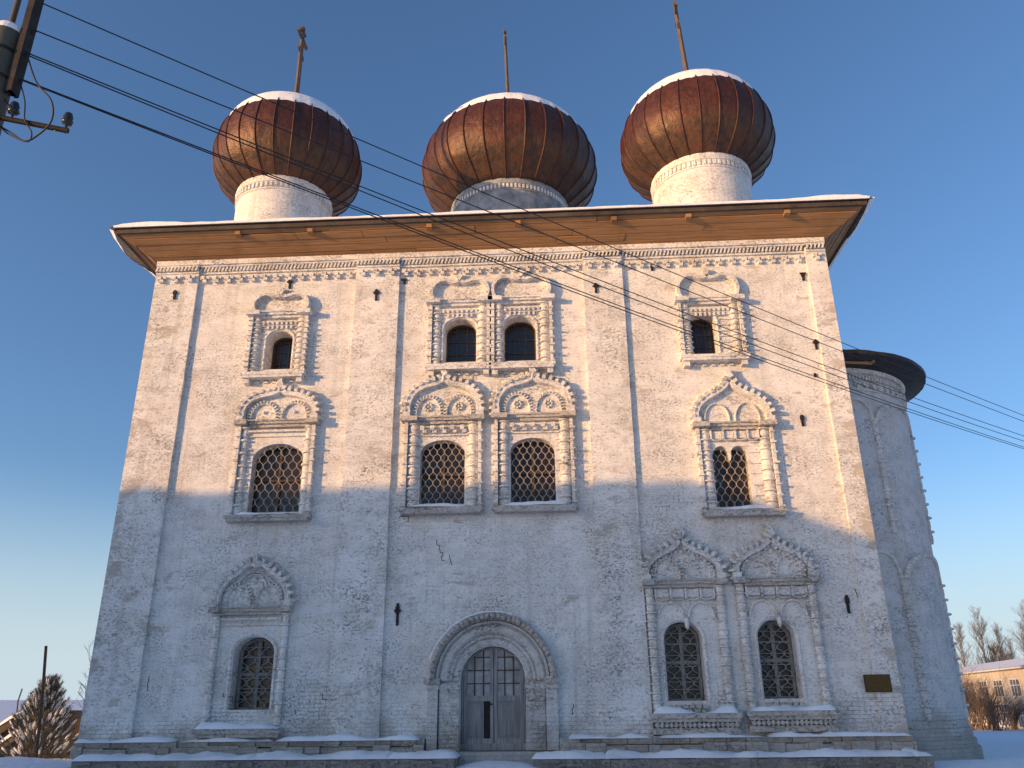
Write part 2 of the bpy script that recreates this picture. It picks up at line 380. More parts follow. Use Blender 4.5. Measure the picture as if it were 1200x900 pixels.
# iron wall anchors
for (px,py,hh,cr) in [(207,348,.34,0),(340,333,.36,1),(442,348,.42,1),(474,330,.2,1),(698,340,.36,1),(764,315,.16,0),(941,325,.26,2),(956,404,.34,1),(940,493,.36,0),(955,440,.12,0),(466,720,.62,1),(993,708,.5,0),(775,655,.16,0)]:
    p=at(px,py,0); y=-.03
    for a,b in pilx:
        if a<p.x<b: y=-PIL-.03
    m=MB(); m.box(p.x-.035,p.x+.035,y-.02,y+.035,p.z-hh/2,p.z+hh/2)
    if hh>.15: m.box(p.x-.06,p.x+.055,y-.035,y+.02,p.z+.02 ,p.z+.02+hh*.32)
    if cr: m.box(p.x-.1,p.x+.1,y-.03,y+.01,p.z+(hh*.12 if cr==1 else hh*.4),p.z+(hh*.12 if cr==1 else hh*.4)+.05)
    m.build('wall_anchor',M['iron'],church)

# cornice
m=MB()
segs=[];last=XL
for a,b in pilx:
    if a>last: segs.append((last,a,0))
    segs.append((a,b,-PIL)); last=b
for a,b,y in segs:
    a2=a-(PIL if a==XL else 0)
    if y<0: m.box(a2,b,y-.08,.001,ZT-.16,ZT+.0195); m.box(a2+.002,b-.002,y-.05,.001,ZT-.22,ZT-.158); m.box(a2+.004,b-.004,y-.04,.001,ZT-.47,ZT-.40)
    else: m.box(a,b,-.20,.001,ZT-.161,ZT+.019); m.box(a,b,-.14,.001,ZT-.221,ZT-.159); m.box(a,b,-.07,.001,ZT-.471,ZT-.401)
    x=a2+.06
    while x<b-.04:   # slanted small bricks
        c=Vector((x,y-.06,ZT-.31)); m.obox(c,Vector((.03,0,.0)),Vector((0,.06,0)),Vector((.028,0,.088))); x+=.125
    nn=max(1,int((b-a2)/.41)); st=(b-a2)/nn
    for q in range(nn):
        xx=a2+st*(q+.5)+random.uniform(-.012,.012); zz=ZT-.66+random.uniform(-.012,.012)
        m.box(xx-.13,xx+.01,y-.13,y+.001,zz-.05,zz+.10)
        m.box(xx+.05,xx+.16,y-.10,y+.001,zz+.0,zz+.10)
        m.box(xx-.04,xx+.08,y-.12,y+.001,zz-.15,zz-.04)
m.build('cornice',M['trim'],church)

# ------------------------------------------------------------------ window surrounds
def crom(P,n=6):
    out=[]
    for i in range(len(P)-1):
        p0=P[max(i-1,0)];p1=P[i];p2=P[i+1];p3=P[min(i+2,len(P)-1)]
        for k in range(n):
            t=k/n
            out.append(tuple(.5*((2*p1[j])+(-p0[j]+p2[j])*t+(2*p0[j]-5*p1[j]+4*p2[j]-p3[j])*t*t+(-p0[j]+3*p1[j]-3*p2[j]+p3[j])*t**3) for j in (0,1)))
    out.append(P[-1]); return out
SHAPES={
 'bochka':[(-.96,0),(-1.04,.30),(-.97,.62),(-.74,.86),(-.46,.90),(-.18,.80),(-.05,.86),(0,1.0)],
 'round':[(-1,0),(-1.03,.26),(-.95,.50),(-.77,.69),(-.52,.80),(-.24,.86),(-.09,.93),(0,1.04)],
 'ogee':[(-1,0),(-1.03,.2),(-.92,.40),(-.66,.57),(-.38,.68),(-.2,.78),(-.08,.9),(0,1.0)],
 'trefoil':[(-1,0),(-1.0,.25),(-.9,.48),(-.7,.68),(-.5,.80),(-.3,.95),(-.12,1.0),(0,1.0)],
}
def full_path(kind,c,w,z0,h):
    L=crom(SHAPES[kind]); R_=[(-x,z) for x,z in L[::-1]][1:]
    return [(c+x*w,z0+z*h) for x,z in L+R_]
def normals(P):
    N=[]
    for i in range(len(P)):
        a=P[max(i-1,0)];b=P[min(i+1,len(P)-1)]; dx,dz=b[0]-a[0],b[1]-a[1]; l=math.hypot(dx,dz) or 1
        N.append((dz/l,-dx/l))   # path goes left->right over the top: inward
    return N
def ribbon(m,P,w,yb,yf,w0=0.,bev=.3):
    """band between offset w0 and w inward of path; raised to yf with a rounded section"""
    N=normals(P); n=len(P); sec=[(w0,yb),(w0,yf*.55+yb*.45),(w0+(w-w0)*bev,yf),(w-(w-w0)*bev,yf),(w,yf*.55+yb*.45),(w,yb)]
    vs=[]
    for (x,z),(nx,nz) in zip(P,N):
        for o,y in sec: vs.append((x+nx*o,y,z+nz*o))
    k=len(sec); fs=[(i*k+j,i*k+j+1,(i+1)*k+j+1,(i+1)*k+j) for i in range(n-1) for j in range(k-1)]
    fs+=[tuple(range(k)),tuple((n-1)*k+j for j in range(k))[::-1]]
    m.add(vs,fs)
def resample(P,step):
    out=[];acc=0
    for i in range(1,len(P)):
        a,b=P[i-1],P[i]; d=math.hypot(b[0]-a[0],b[1]-a[1])
        while acc<=d and d>0:
            t=acc/d; out.append((a[0]+(b[0]-a[0])*t,a[1]+(b[1]-a[1])*t,(b[0]-a[0])/d,(b[1]-a[1])/d)); acc+=step
        acc-=d
    return out
def arc(c,z,r,a0=PI,a1=0,n=12,sq=1.): return [(c+r*math.cos(a0+(a1-a0)*k/n),z+r*sq*math.sin(a0+(a1-a0)*k/n)) for k in range(n+1)]
def blob(m,c,rx,ry,rz,n=8):
    vs=[];fs=[]
    for i in range(5):
        t=PI*i/4
        for k in range(n):
            a=2*PI*k/n; vs.append((c[0]+rx*math.sin(t)*math.cos(a),c[1]-ry*math.cos(t),c[2]+rz*math.sin(t)*math.sin(a)))
    for i in range(4):
        for k in range(n): fs.append((i*n+k,i*n+(k+1)%n,(i+1)*n+(k+1)%n,(i+1)*n+k))
    m.add(vs,fs,True)
def snow_strip(x0,x1,y0,y1,z,h,seed=0,nx=None):
    m=MB(); nx=nx or max(6,int((x1-x0)/.12)); ny=6; vs=[]
    for i in range(nx+1):
        for j in range(ny+1):
            u=i/nx; v=j/ny; x=x0+(x1-x0)*u; y=y0+(y1-y0)*v
            if 0<u<1: x+=.02*ns(x*5,y*5,seed)
            if j==0: y+=.09*(ns(x*1.6,seed,2))+.05*ns(x*4.7,seed,8)-.012
            e=min(1,(min(u,1-u)*(x1-x0))/.14)*1.0; e2=1-(1-min(1,v*3.2+.25))**2 if j>0 else 0
            hh=h*(.35+.65*e)*(e2)*(.85+1.1*ns(x*1.1,y*1.5,seed)+.45*ns(x*4,y*4,seed+3)) if (0<i<nx) else 0
            vs.append((x,y,z+max(0,hh)+.003))
    fs=[(i*(ny+1)+j,(i+1)*(ny+1)+j,(i+1)*(ny+1)+j+1,i*(ny+1)+j+1) for i in range(nx) for j in range(ny)]
    m.add(vs,fs,True)
    # front lip
    vs=[];
    for i in range(nx+1):
        x=vs and 0
    return m
def beads(cx,cy,z0,z1,r,lam,fin,squeeze=1.0):
    n=max(2,round((z1-z0)/lam)); l=(z1-z0)/n; P=[]
    for i in range(n):
        z=z0+i*l
        j=1+.06*random.uniform(-1,1)
        P+=[(r*.80,z),(r*1.0*j,z+l*.25),(r*1.0*j,z+l*.55),(r*.82,z+l*.74),(r*fin*j,z+l*.80),(r*fin*j*.96,z+l*.92),(r*.80,z+l*.97)]
    P.append((r*.8,z1)); return P
def spike(m,x,z,tx,tz,nx,nz,L_,d):
    b0=Vector((x-nx*.02,0,z-nz*.02)); e_=Vector((x+nx*L_,0,z+nz*L_)); t=Vector((tx,0,tz)); j=random.uniform(-.02,.02)
    vs=[]
    for c,w_,yy in ((b0,.055,d),(b0.lerp(e_,.55),.050,d+.02),(e_+t*j,.014,d*.75)):
        vs+=[c-t*w_+Vector((0,.001,0)),c-t*w_-Vector((0,yy,0)),c+t*w_-Vector((0,yy,0)),c+t*w_+Vector((0,.001,0))]
    m.add(vs,[(4*i+k,4*i+(k+1)%4,4*i+4+(k+1)%4,4*i+4+k) for i in range(2) for k in range(4)]+[(8,9,10,11),(3,2,1,0)])
def surround(key,x0,x1,zs,ze,zt,shape,cr,lam,fin,yc,dent,kokrib=.16,kspk=True,inner=True,glasskind='grille',hang=False,lower=False):
    root=MB(); m=root
    c=(x0+x1)/2; w=(x1-x0)/2; ox0,ox1,oz0,oz1,fl,dep=OP[key]
    # entablature
    rj=lambda a:random.uniform(-a,a)
    # side columns are their own parts
    # inner moulding around the opening
    L=[p for p in loops[key]]
    if key!='MR':
        path=[(ox0,oz0)]+[ (x,z) for x,z in L[::-1] if z>oz0+.01]+[(ox1,oz0)]
        if not (key[0]=='M'): ribbon(m,path,-.10,.001,-.05,-.03)
    iw0=x0+2*cr+.02; iw1=x1-2*cr-.02
    # frieze
    if dent=='tiny':
        n=int((iw1-iw0)/.14)
        for q in range(n):
            x=iw0+(q+.5)*(iw1-iw0)/n
            m.box(x-.035,x+.04,-.12,.001,ze-.40,ze-.26); 
            if 0<q<n-1: m.box(x-.03,x+.035,-.09,.001,ze-.55,ze-.43)
        m.box(iw0,iw1,-.07,.001,ze-.43,ze-.40)
    elif dent=='cross':
        n=5; 
        for q in range(n):
            x=iw0+(q+.5)*(iw1-iw0)/n; s_=(iw1-iw0)/n*.30
            m.box(x-s_,x+s_*.4,-.15,.001,ze-.36,ze-.22); m.box(x-s_*.3,x+s_*1.1,-.12,.001,ze-.46,ze-.34); 
        m.box(iw0,iw1,-.06,.001,ze-.54,ze-.49)
    elif dent=='scal':
        n=4
        for q in range(n):
            xa=iw0+q*(iw1-iw0)/n; xb=iw0+(q+1)*(iw1-iw0)/n
            m.box(xa+.02,xb-.02,-.07,.001,ze-.42,ze-.20); m.box(xa,xa+.05,-.14,.001,ze-.46,ze-.18)
            ribbon(m,arc((xa+xb)/2,ze-.46,(xb-xa)*.42,PI,2*PI,8,.35)[::-1],.045,.001,-.13)
        m.box(iw1-.05,iw1,-.14,.001,ze-.46,ze-.18)
    elif dent=='plain':
        m.box(iw0,iw1,-.10,.001,ze-.30,ze-.24); m.box(iw0+.1,iw1-.1,-.06,.001,ze-.45,ze-.42)
    if hang:   # twin hanging arches over the opening
        q=(iw1-iw0)/4
        for s_ in (-1,1):
            ribbon(m,arc(c+s_*q,ze-.98,q*.92,PI,0,12,1.15),.07,.001,-.10)
        blob(m,(c,-.07,ze-1.12),.07,.09,.2)
    # blocks under the sill
    root_o=root.build('window_casing',M['trim'],church)
    led=MB()
    for (dz0,dz1,o,e) in ((-.16,-.065,.20,.0),(-.065,.02,.27,.05),(.02,.07,.31,.08)):
        led.box(x0-e,x1+e,yc-o+.12,.0015+dz1*.01,ze+dz0,ze+dz1)
    for s_ in (-1,1):  # caps over the columns
        cx=c+s_*(w-cr*.9); led.box(cx-cr*1.15-(.05 if s_<0 else 0),cx+cr*1.15+(.05 if s_>0 else 0),-.36,.0025,ze-.10,ze+.05)
    led.build('entablature',M['ledge'] if not key[0]=='U' else M['trim'],root_o)
    for s_ in (-1,1):
        strip=key[0] in 'UM'
        cx=c+s_*(w-cr-(.07 if strip else 0)); cm=MB(); cm.lathe(cx,yc+(.06 if strip else 0),beads(cx,yc,zs,ze-.10,cr*(.85 if strip else 1),lam,fin),10,PI,2*PI,False,False)
        if strip:
            eb=MB(); ex=c+s_*(w-.055); eb.box(ex-.05,ex+.05,-.185,.0013,zs,ze-.10)
            z=zs+lam*.3
            while z<ze-.2:
                jj=random.uniform(.85,1.15); eb.obox(Vector((ex+s_*.02,-.12,z)),Vector((.075*jj,0,0)),Vector((0,.12*jj,0)),Vector((s_*.012,0,.028))); z+=lam*random.uniform(.95,1.05)
            eb.build('toothed_edge',M['trim'],root_o)
        # fins across toward opening: brick courses
        if key[0] in 'UM' :
            z=zs+.12
            while z<ze-.3:
                aa,bb=(cx+cr*.6,ox0-.05) if s_<0 else (ox1+.05,cx-cr*.6)
                if bb>aa+.04: cm.box(aa,bb,-.05,.0012,z+rj(.01),z+.035)
                z+=lam
        cm.build('column',M['trim'],root_o)
    sm=MB()
    if lower:
        sm.box(x0-.10,x1+.10,-.42,.001,zs-.20,zs-.08); sm.box(x0-.05,x1+.05,-.34,.0015,zs-.30,zs-.20)
        n=18 if key!='BL' else 0
        for q in range(n):
            x=x0+(q+.5)*(x1-x0)/n; sm.obox(Vector((x,-.27,zs-.37)),Vector((.038,0,.038)),Vector((0,.07,0)),Vector((.038,0,-.038)))
        sm.box(x0-.05,x1+.05,-.24,.0017,zs-.60,zs-.44) if n else sm.box(x0-.05,x1+.05,-.10,.0017,zs-.42,zs-.30)
        if n:
            for row,(zz,k) in enumerate(((oz0-.14,6),(oz0-.25,5))):
                for q in range(k):
                    x=ox0+(q+.5)*(ox1-ox0)/k; sm.obox(Vector((x,-.06,zz)),Vector((.07,0,.0)),Vector((0,.07,0)),Vector((0,0,.045)))
    else:
        sm.box(x0-.06,x1+.06,-.34,.001,zs-.10,zs); sm.box(x0,x1,yc-cr-.10,.0015,zs-.19,zs-.10)
        if key[0]=='U':
            for s_ in (-1,1): sm.obox(Vector((c+s_*(w-.12),-.12,zs-.26)),Vector((.09,0,0)),Vector((0,.12,0)),Vector((0,0,.09)))
            for q in range(5): sm.box(x0+.35+q*.28,x0+.48+q*.28,-.06,.001,zs-.30,zs-.22)
    sill=sm.build('sill',M['ledge'] if key[0]!='U' else M['trim'],root_o)
    # snow on the sill
    if lower: snow_strip(x0-.02,x1+.02,-.42,.0,zs-.08,.13,x0).build('snow',M['snow'],sill)
    elif key[0]=='M': snow_strip(x0+.3,x1-.25,yc-cr-.12,.0,zs,.08,x0).build('snow',M['snow'],sill)
    # kokoshnik gable
    km=MB(); z0=ze+.07; P=full_path(shape,c,w*.97,z0,zt-z0)
    km.plate([(x,z) for x,z in P][::-1],.001,-.035)
    ribbon(km,P,kokrib,.001,-.22 if kspk else -.24,0.,.12)
    if not kspk:
        # recessed moon edge + notch at the tip
        P2=resample(P,.05)
        blob(km,(c,-.14,zt-.12),.09,.12,.08,8)
        km.obox(Vector((c,-.14,zt-.06)),Vector((.055,0,-.05)),Vector((0,.12,0)),Vector((.05,0,.09)))
        km.obox(Vector((c,-.11,zt-.02)),Vector((.05,0,.05)),Vector((0,.1,0)),Vector((-.035,0,.10)))
    else:
        for q,(x,z,tx,tz) in enumerate(resample(P,.21)):
            nx,nz=-tz,tx; j=rj(.02)
            spike(km,x,z,tx,tz,nx,nz,.185+j,.27+j)
            x2=x+tx*.105; z2=z+tz*.105
            blob(km,(x2-nx*.02,-.17,z2-nz*.02),.055,.07,.055,6)
        for s_ in(-1,1): km.obox(Vector((c+s_*(w-.05),-.16,z0+.06)),Vector((.12,0,0)),Vector((0,.16,0)),Vector((0,0,.07)))
        blob(km,(c,-.16,zt-.09),.10,.12,.13,8)
        km.obox(Vector((c,-.14,zt+.08)),Vector((.07,0,.05)),Vector((0,.13,0)),Vector((-.04,0,.12)))
        km.obox(Vector((c+.06,-.14,zt-.02)),Vector((.05,0,-.05)),Vector((0,.11,0)),Vector((.05,0,.06)))
    if inner:
        q=w*.40; zz=z0+.02; hh=(zt-z0)
        for s_ in (-1,1):
            A=arc(c+s_*q,zz+.10,q*.86,PI,0,14,min(1.35,hh*.50/q))
            A=[(A[0][0],zz)]+A+[(A[-1][0],zz)]
            ribbon(km,A,.055,.0,-.115)
            if key!='MR':
                for (x,z,tx,tz) in resample(A,.10): km.obox(Vector((x+tz*-.03,-.075,z+tx*.03)),Vector((tx,0,tz))*.02,Vector((0,.05,0)),Vector((-tz,0,tx))*.05)
            zc=zz+hh*.24
            if key in('M1','M2'):
                for k in range(8):
                    a=2*PI*k/8; blob(km,(c+s_*q+.11*math.cos(a),-.06,zc+.11*math.sin(a)),.05,.06,.05,6)
                blob(km,(c+s_*q,-.06,zc),.05,.08,.05,6)
            elif key!='MR' and key!='BL': blob(km,(c+s_*q,-.05,zc),.055,.07,.055,8)
        if key in('BL','B1','B2'):
            ribbon(km,arc(c,zz+hh*.42,q*.85,PI*1.05,-.05*PI,14,1.05),.06,.0,-.12)
            blob(km,(c,-.05,zz+hh*.58),.09,.05,.09,8)
            P3=[(c+(x-c)*.80,z0+(z-z0)*.80) for x,z in P]; ribbon(km,P3,.06,.0,-.12)
            if key!='BL':
                for (x,z,tx,tz) in resample(P3,.13): blob(km,(x,-.12,z),.05,.06,.05,6)
    km.build('kokoshnik',M['trim'],root_o)
    # glazing
    win=MB(); yg=dep
    gl=MB(); gl.plate([(x,z) for x,z in arch_loop(ox0-.02,ox1+.02,oz0-.02,oz1+.02,10,1 if key=='MR' else fl)],yg+.30,yg+.06 if glasskind!='grille' else yg+.22)
    gl.build('pane',M['brownglass'] if glasskind=='grille' else M['glass'],root_o)
    fr=MB(); fw_=.05
    if glasskind=='grille':
        path=[(ox0,oz0)]+[(x,z) for x,z in arch_loop(ox0,ox1,oz0,oz1,10,fl if key!='MR' else 1)[::-1] if z>oz0+.01]+[(ox1,oz0)]
        yq=yg+.17
        fr.box((ox0+ox1)/2-.04,(ox0+ox1)/2+.04,yq-.02,yq+.05,oz0,oz1-.05); fr.box(ox0,ox1,yq-.018,yq+.048,oz0+(oz1-oz0)*.47,oz0+(oz1-oz0)*.47+.07)
        fr.build('frame',M['brownframe'],root_o)
    else:
        path=[(ox0,oz0)]+[(x,z) for x,z in arch_loop(ox0,ox1,oz0,oz1,12,fl)[::-1] if z>oz0+.01]+[(ox1,oz0)]
        big=key[0]=='B'; t=.045 if big else .02
        ribbon(fr,path,.10 if big else .05,yg+.06,yg-.04)
        fr.box(ox0,ox1,yg-.04,yg+.05,oz0,oz0+.06)
        cc=(ox0+ox1)/2
        if big:
            fr.box(cc-.05,cc+.05,yg-.03,yg+.06,oz0+.06,oz1-.08); fr.box(ox0+.05,cc-.05,yg-.029,yg+.05,oz0+(oz1-oz0)*.46,oz0+(oz1-oz0)*.46+.09); fr.box(cc+.05,ox1-.05,yg-.029,yg+.05,oz0+(oz1-oz0)*.46,oz0+(oz1-oz0)*.46+.09)
            for q in (.23,.72): fr.box(ox0+.05,ox1-.05,yg-.0,yg+.045,oz0+(oz1-oz0)*q,oz0+(oz1-oz0)*q+.03)
        else:
            for q in (.33,.66): fr.box(ox0+(ox1-ox0)*q-.012,ox0+(ox1-ox0)*q+.012,yg+.02,yg+.055,oz0,oz1-.08)
            for q in (.3,.6,.85): fr.box(ox0+.02,ox1-.02,yg+.022,yg+.054,oz0+(oz1-oz0)*q-.01,oz0+(oz1-oz0)*q+.012)
        fr.build('frame',M['frame'] if big else M['brownframe'],root_o)
    # wavy wrought grille
    if glasskind in('grille','wood'):
        g=MB(); yy=dep-.06 if glasskind=='wood' else dep-.08
        if glasskind=='wood': yy=dep-.075
        n=12 if glasskind=='grille' else 6
        if key=='MR': n=9
        cw=(ox1-ox0)/n; lz=cw*2*1.7 if glasskind=='grille' else cw*2*1.05
        Lp=loops[key]
        for i in range(n+1):
            xb=ox0+cw*i; pts=[]
            z=oz0
            seg=[]
            while z<oz1:
                ph=2*PI*(z-oz0)/lz
                tri=math.sin(ph)+.13*math.sin(3*ph)
                x=xb+(cw*.5)*tri*(1 if i%2==0 else -1)
                if inside((x,z+.001),Lp): seg.append((x,yy,z))
                else:
                    if len(seg)>2: g.tube(seg,.0115,4)
                    seg=[]
                z+=lz/14
            if len(seg)>2: g.tube(seg,.0115,4)
        if glasskind=='wood':
            for q in range(1,7):
                z=oz0+(oz1-oz0)*q/7
                xs=[x for x in [ox0+(ox1-ox0)*t/40 for t in range(41)] if inside((x,z),Lp)]
                if xs: g.tube([(xs[0],yy,z),(xs[-1],yy,z)],.011,4)
        g.build('grille',M['grille'],root_o)
    return root_o

surround('UL',-9.88,-7.92,11.60,13.76,14.58,'bochka',.17,.19,1.35,-.05,'tiny',.13,False,False,'plain')
surround('U1',-3.90,-1.90,11.68,13.98,14.90,'bochka',.18,.27,1.3,-.05,'tiny',.13,False,False,'plain')
surround('U2',-1.86,.14,11.66,13.99,14.95,'bochka',.18,.27,1.3,-.05,'tiny',.13,False,False,'plain')
surround('UR',4.20,6.24,11.74,13.74,14.78,'bochka',.17,.2,1.3,-.05,'tiny',.13,False,False,'plain')
surround('ML',-9.86,-7.38,6.95,9.93,11.12,'round',.15,.40,1.45,-.06,'plain',.17,True,True,'grille')
surround('M1',-4.56,-2.16,7.06,9.90,11.34,'round',.2,.33,1.25,-.04,'cross',.17,True,True,'grille')
surround('M2',-1.76,.67,7.06,9.92,11.32,'round',.2,.33,1.25,-.04,'cross',.17,True,True,'grille')
surround('MR',4.40,6.72,6.80,9.46,11.05,'ogee',.2,.33,1.3,-.04,'scal',.15,True,True,'grille')
surround('BL',-9.95,-7.72,1.10,4.22,5.56,'trefoil',.10,.30,1.5,-.05,'plain',.14,True,True,'wood',False,True)
surround('B1',2.54,4.76,1.38,4.78,6.15,'ogee',.12,.23,1.4,-.06,'scal',.16,True,True,'wood',True,True)
surround('B2',5.10,7.34,1.42,4.80,6.13,'ogee',.12,.23,1.4,-.06,'scal',.16,True,True,'wood',True,True)

# ------------------------------------------------------------------ portal and door
pc=-1.83; pz=2.20
pm=MB()
rings=[(1.80,1.60,-.26),(1.60,1.50,-.20),(1.50,1.22,-.15),(1.22,1.12,-.12),(1.12,.93,-.05)]
for q,(ra,rb,y) in enumerate(rings):
    ribbon(pm,arc(pc,pz,ra,PI,0,40),ra-rb,.001+.0004*q,y,0,.25)
for q,(xa,xb,y) in enumerate([(-3.62,-3.34,-.22),(-3.30,-2.76,-.14),(-.90,-.38,-.14),(-.36,-.04,-.22)]):
    pm.box(xa,xb,y,.001,.42,2.04)
    pm.box(xa-.03,xb+.03,y-.05,.0014,1.97,2.12)
portal=pm.build('portal',M['trim2'],church)
km=MB()
for (x,z,tx,tz) in resample(arc(pc,pz,1.70,PI,0,60),.15):
    j=random.uniform(.85,1.15)
    blob(km,(x+random.uniform(-.015,.015),-.26,z+random.uniform(-.015,.015)),.10*j,.17*j,.115*j,6)
km.box(-3.72,-3.28,-.33,.001,2.11,2.24); km.box(-.42,.02,-.36,.001,2.11,2.24)
km.build('beaded_arch',M['ledge'],portal)
# brick courses on the jambs
jm=MB()
for (xa,xb) in ((-3.28,-2.78),(-.88,-.40)):
    z=.5
    while z<1.9:
        x=xa+random.uniform(0,.12)
        while x<xb-.08:
            L_=random.uniform(.12,.26); 
            if random.random()>.18: jm.box(x,min(x+L_,xb),-.165-random.uniform(0,.02),-.10,z,z+.085)
            x+=L_+.02
        z+=.115
    jm.build('brickwork',M['portal'],portal); jm=MB()
ws=MB()
ws.tube([(x,-.2+.03*ns(x*3,z*3),z) for x,z in arc(pc,pz,1.835,PI*.90,PI*.40,26)],[.012+.022*max(0,.7+ns(k*.6,2,3)) for k in range(27)],6)
ws.build('snow',M['snow'],portal)
snow_strip(-.42,.02,-.36,-.01,2.24,.09,3).build('snow',M['snow'],portal)
# door
dm=MB(); dx0,dx1,dz0,dz1=-2.74,-.92,.40,3.11; dy=.30; dc=(dx0+dx1)/2; r=.91; zs_=dz1-r
path=[(dx0,dz0)]+arc(dc,zs_,r,PI,0,24)+[(dx1,dz0)]
ribbon(dm,path,.07,dy+.1,dy-.05)
dm.box(dx0,dx1,dy-.07,dy+.06,dz0,dz0+.17)
door=dm.build('door',M['greywood'],church)
for s_ in (-1,1):
    lf=MB(); xa,xb=(dx0+.07,dc-.005) if s_<0 else (dc+.015,dx1-.07)
    lf.box(xa,xa+.09,dy-.03,dy+.03,dz0+.17,zs_+(.35 if s_<0 else .86)); lf.box(xb-.09,xb,dy-.03,dy+.03,dz0+.17,zs_+(.86 if s_<0 else .35))
    lf.box(xa+.09,xb-.09,dy-.028,dy+.028,dz0+.17,dz0+.30); lf.box(xa+.09,xb-.09,dy-.028,dy+.028,1.66,1.80)
    leaf=lf.build('door_leaf',M['greywood'],door)
    # leaf is a part of the door; its panels and panes share the same level
    pn=MB(); 
    xe=xb-.09 if s_>0 else xb-.27
    pn.box(xa+.09,xe,dy-.002,dy+.02,dz0+.30,1.66); pn.box(xa+.16,xe-.07,dy-.018,dy,dz0+.37,1.59)
    pn.build('door_panel',M['doorpanel'],door)
    if s_<0:
        gp=MB(); gp.box(xb-.27,xb-.09,dy+.03,dy+.05,dz0+.30,1.66); gp.build('painted_gap_shade',M['iron'],door)  # black sheet standing in for the shade inside the open door gap
        hd=MB(); hd.box(xb-.24,xb-.02,dy-.07,dy-.03,1.56,1.60); hd.build('latch',M['iron'],door)
    pg=MB()
    L=arch_loop(dx0+.04,dx1-.04,1.80,dz1-.04,24,1.0)
    L=[(min(max(x,xa+.05),xb-.05),z) for x,z in L]
    L2=[]
    for p_ in L:
        if not L2 or (abs(p_[0]-L2[-1][0])+abs(p_[1]-L2[-1][1])>.004): L2.append(p_)
    # clip arch to the leaf: sample explicit
    top=[]
    for k in range(15):
        x=xb-.05-(xb-xa-.1)*k/14; top.append((x,zs_+math.sqrt(max(0,(r-.05)**2-(x-dc)**2))))
    pg.plate([(xa+.05,1.8),(xb-.05,1.8)]+top,dy+.03,dy+.012)
    pg.build('pane',M['paleglass'],door)
    bm_=MB()
    for x in (xa+(xb-xa)*.36,xa+(xb-xa)*.66):
        bm_.box(x-.016,x+.016,dy-.02,dy+.015,1.8,zs_+math.sqrt(max(0,(r-.06)**2-(x-dc)**2)))
    for z in (2.12,2.47,2.82):
        lim=math.sqrt(max(0,(r-.06)**2-max(0,z-zs_)**2)); a_=max(xa+.05,dc-lim); b_=min(xb-.05,dc+lim)
        if b_>a_: bm_.box(a_,b_,dy-.018,dy+.0145,z-.014,z+.014)
    bm_.build('glazing_bar',M['darkwood'],door)
# behind the door: floor/backing so that the opening is closed
bk=MB(); bk.plate(arch_loop(dx0-.02,dx1+.02,dz0-.02,dz1+.02,14,1),.62,.40); bk.build('inner_door',M['darkwood'],door)

# cracks (stepped, open mortar joints)
cm=MB()
def crack(x,z,steps,dx=.16,dz=-.11,t=.016):
    for k in range(steps):
        h=dz*random.uniform(.7,1.6); cm.box(x-t*.6,x+t*.6,-.004,.001,min(z,z+h),max(z,z+h)); z+=h
        d=dx*random.uniform(.2,1.4)*random.choice((1,1,-.3)); cm.box(min(x,x+d),max(x,x+d),-.0042,.001,z-t*.5,z+t*.5); x+=d
for (px,py,n_,dx_) in [(512,632,5,.10),(527,650,3,.05),(470,600,2,.2),(262,812,3,.2),(175,792,3,.05),(378,812,4,.25),(420,800,3,.2),(405,822,2,.3),(650,440,3,.3),(672,825,2,.2),(1002,690,2,.05),(556,436,2,.3)]:
    p=at(px,py,0); cm=MB(); crack(p.x,p.z,n_,dx_); cm.build('crack',M['iron'],church)

# ------------------------------------------------------------------ plinth, ledges
def rag(m,x0,x1,y,z0,z1,step=.9,jy=.03,jz=.03):
    x=x0
    while x<x1:
        x2=min(x1,x+step*random.uniform(.6,1.4)); m.box(x,x2-.012,y+random.uniform(-jy,jy),.0,z0,z1+random.uniform(-jz,jz)); x=x2
plinth=None
for (a,b) in ((XL-.14,-3.66),(-.02,XR+.05)):
    pl=MB()
    rag(pl,a,b,-.34,.30,.56,.45,.09,.05); rag(pl,a,b,-.22,.56,.72,.5,.06,.035)
    p_o=pl.build('plinth',M['plinth'],church); plinth=plinth or p_o
pl=MB(); pl.box(XL-.26,XL+.01,.0,DEP,0,.70); pl.box(XL,XR,DEP-.01,DEP+.3,0,.7); pl.build('plinth',M['plinth'],church)
for (a,b,k) in ((XL-.1,-10.6,1),(-10.4,-7.8,2),(-7.7,-3.8,3),(.2,2.4,4),(2.6,5.4,5),(5.5,9.2,6)):
    snow_strip(a,b,-.37,.0,.70,.10,k*3.3).build('snow',M['snow'],plinth)
st=MB(); st.box(-3.66,.0,-.34,.30,.0,.40); st.build('threshold',M['plinth'],church)

# front low walls (terrace edge) : things
def low_wall(x0,x1,ztop,label,seed):
    m=MB(); x=x0
    while x<x1-.01:
        x2=min(x1,x+random.uniform(1.0,2.4)); m.box(x,x2-.01,-1.30+random.uniform(-.02,.02),-.40,-.3,ztop+random.uniform(-.02,.015)); x=x2
    for q in range(int((x1-x0)*2.2)):
        xx=random.uniform(x0,x1-.4); zz=ztop-random.uniform(.09,.24); m.box(xx,xx+random.uniform(.2,.5),-1.32-random.uniform(.01,.05),-1.2,zz,zz+.08)
    o=m.build('low_wall',M['concrete']); tag(o,label,'low wall','low concrete walls along the church front')
    n=0; x=x0-.05
    while x<x1-.3:
        x2=min(x1+.05,x+random.uniform(1.6,4)); 
        snow_strip(x,x2,-1.33,-.36,ztop+.0,.12,seed+n*1.7).build('snow',M['snow'],o); x=x2-.12; n+=1
    return o
low_wall(-12.75,-2.72,.30,'low concrete wall left of the church door with snow lying along its top',3)
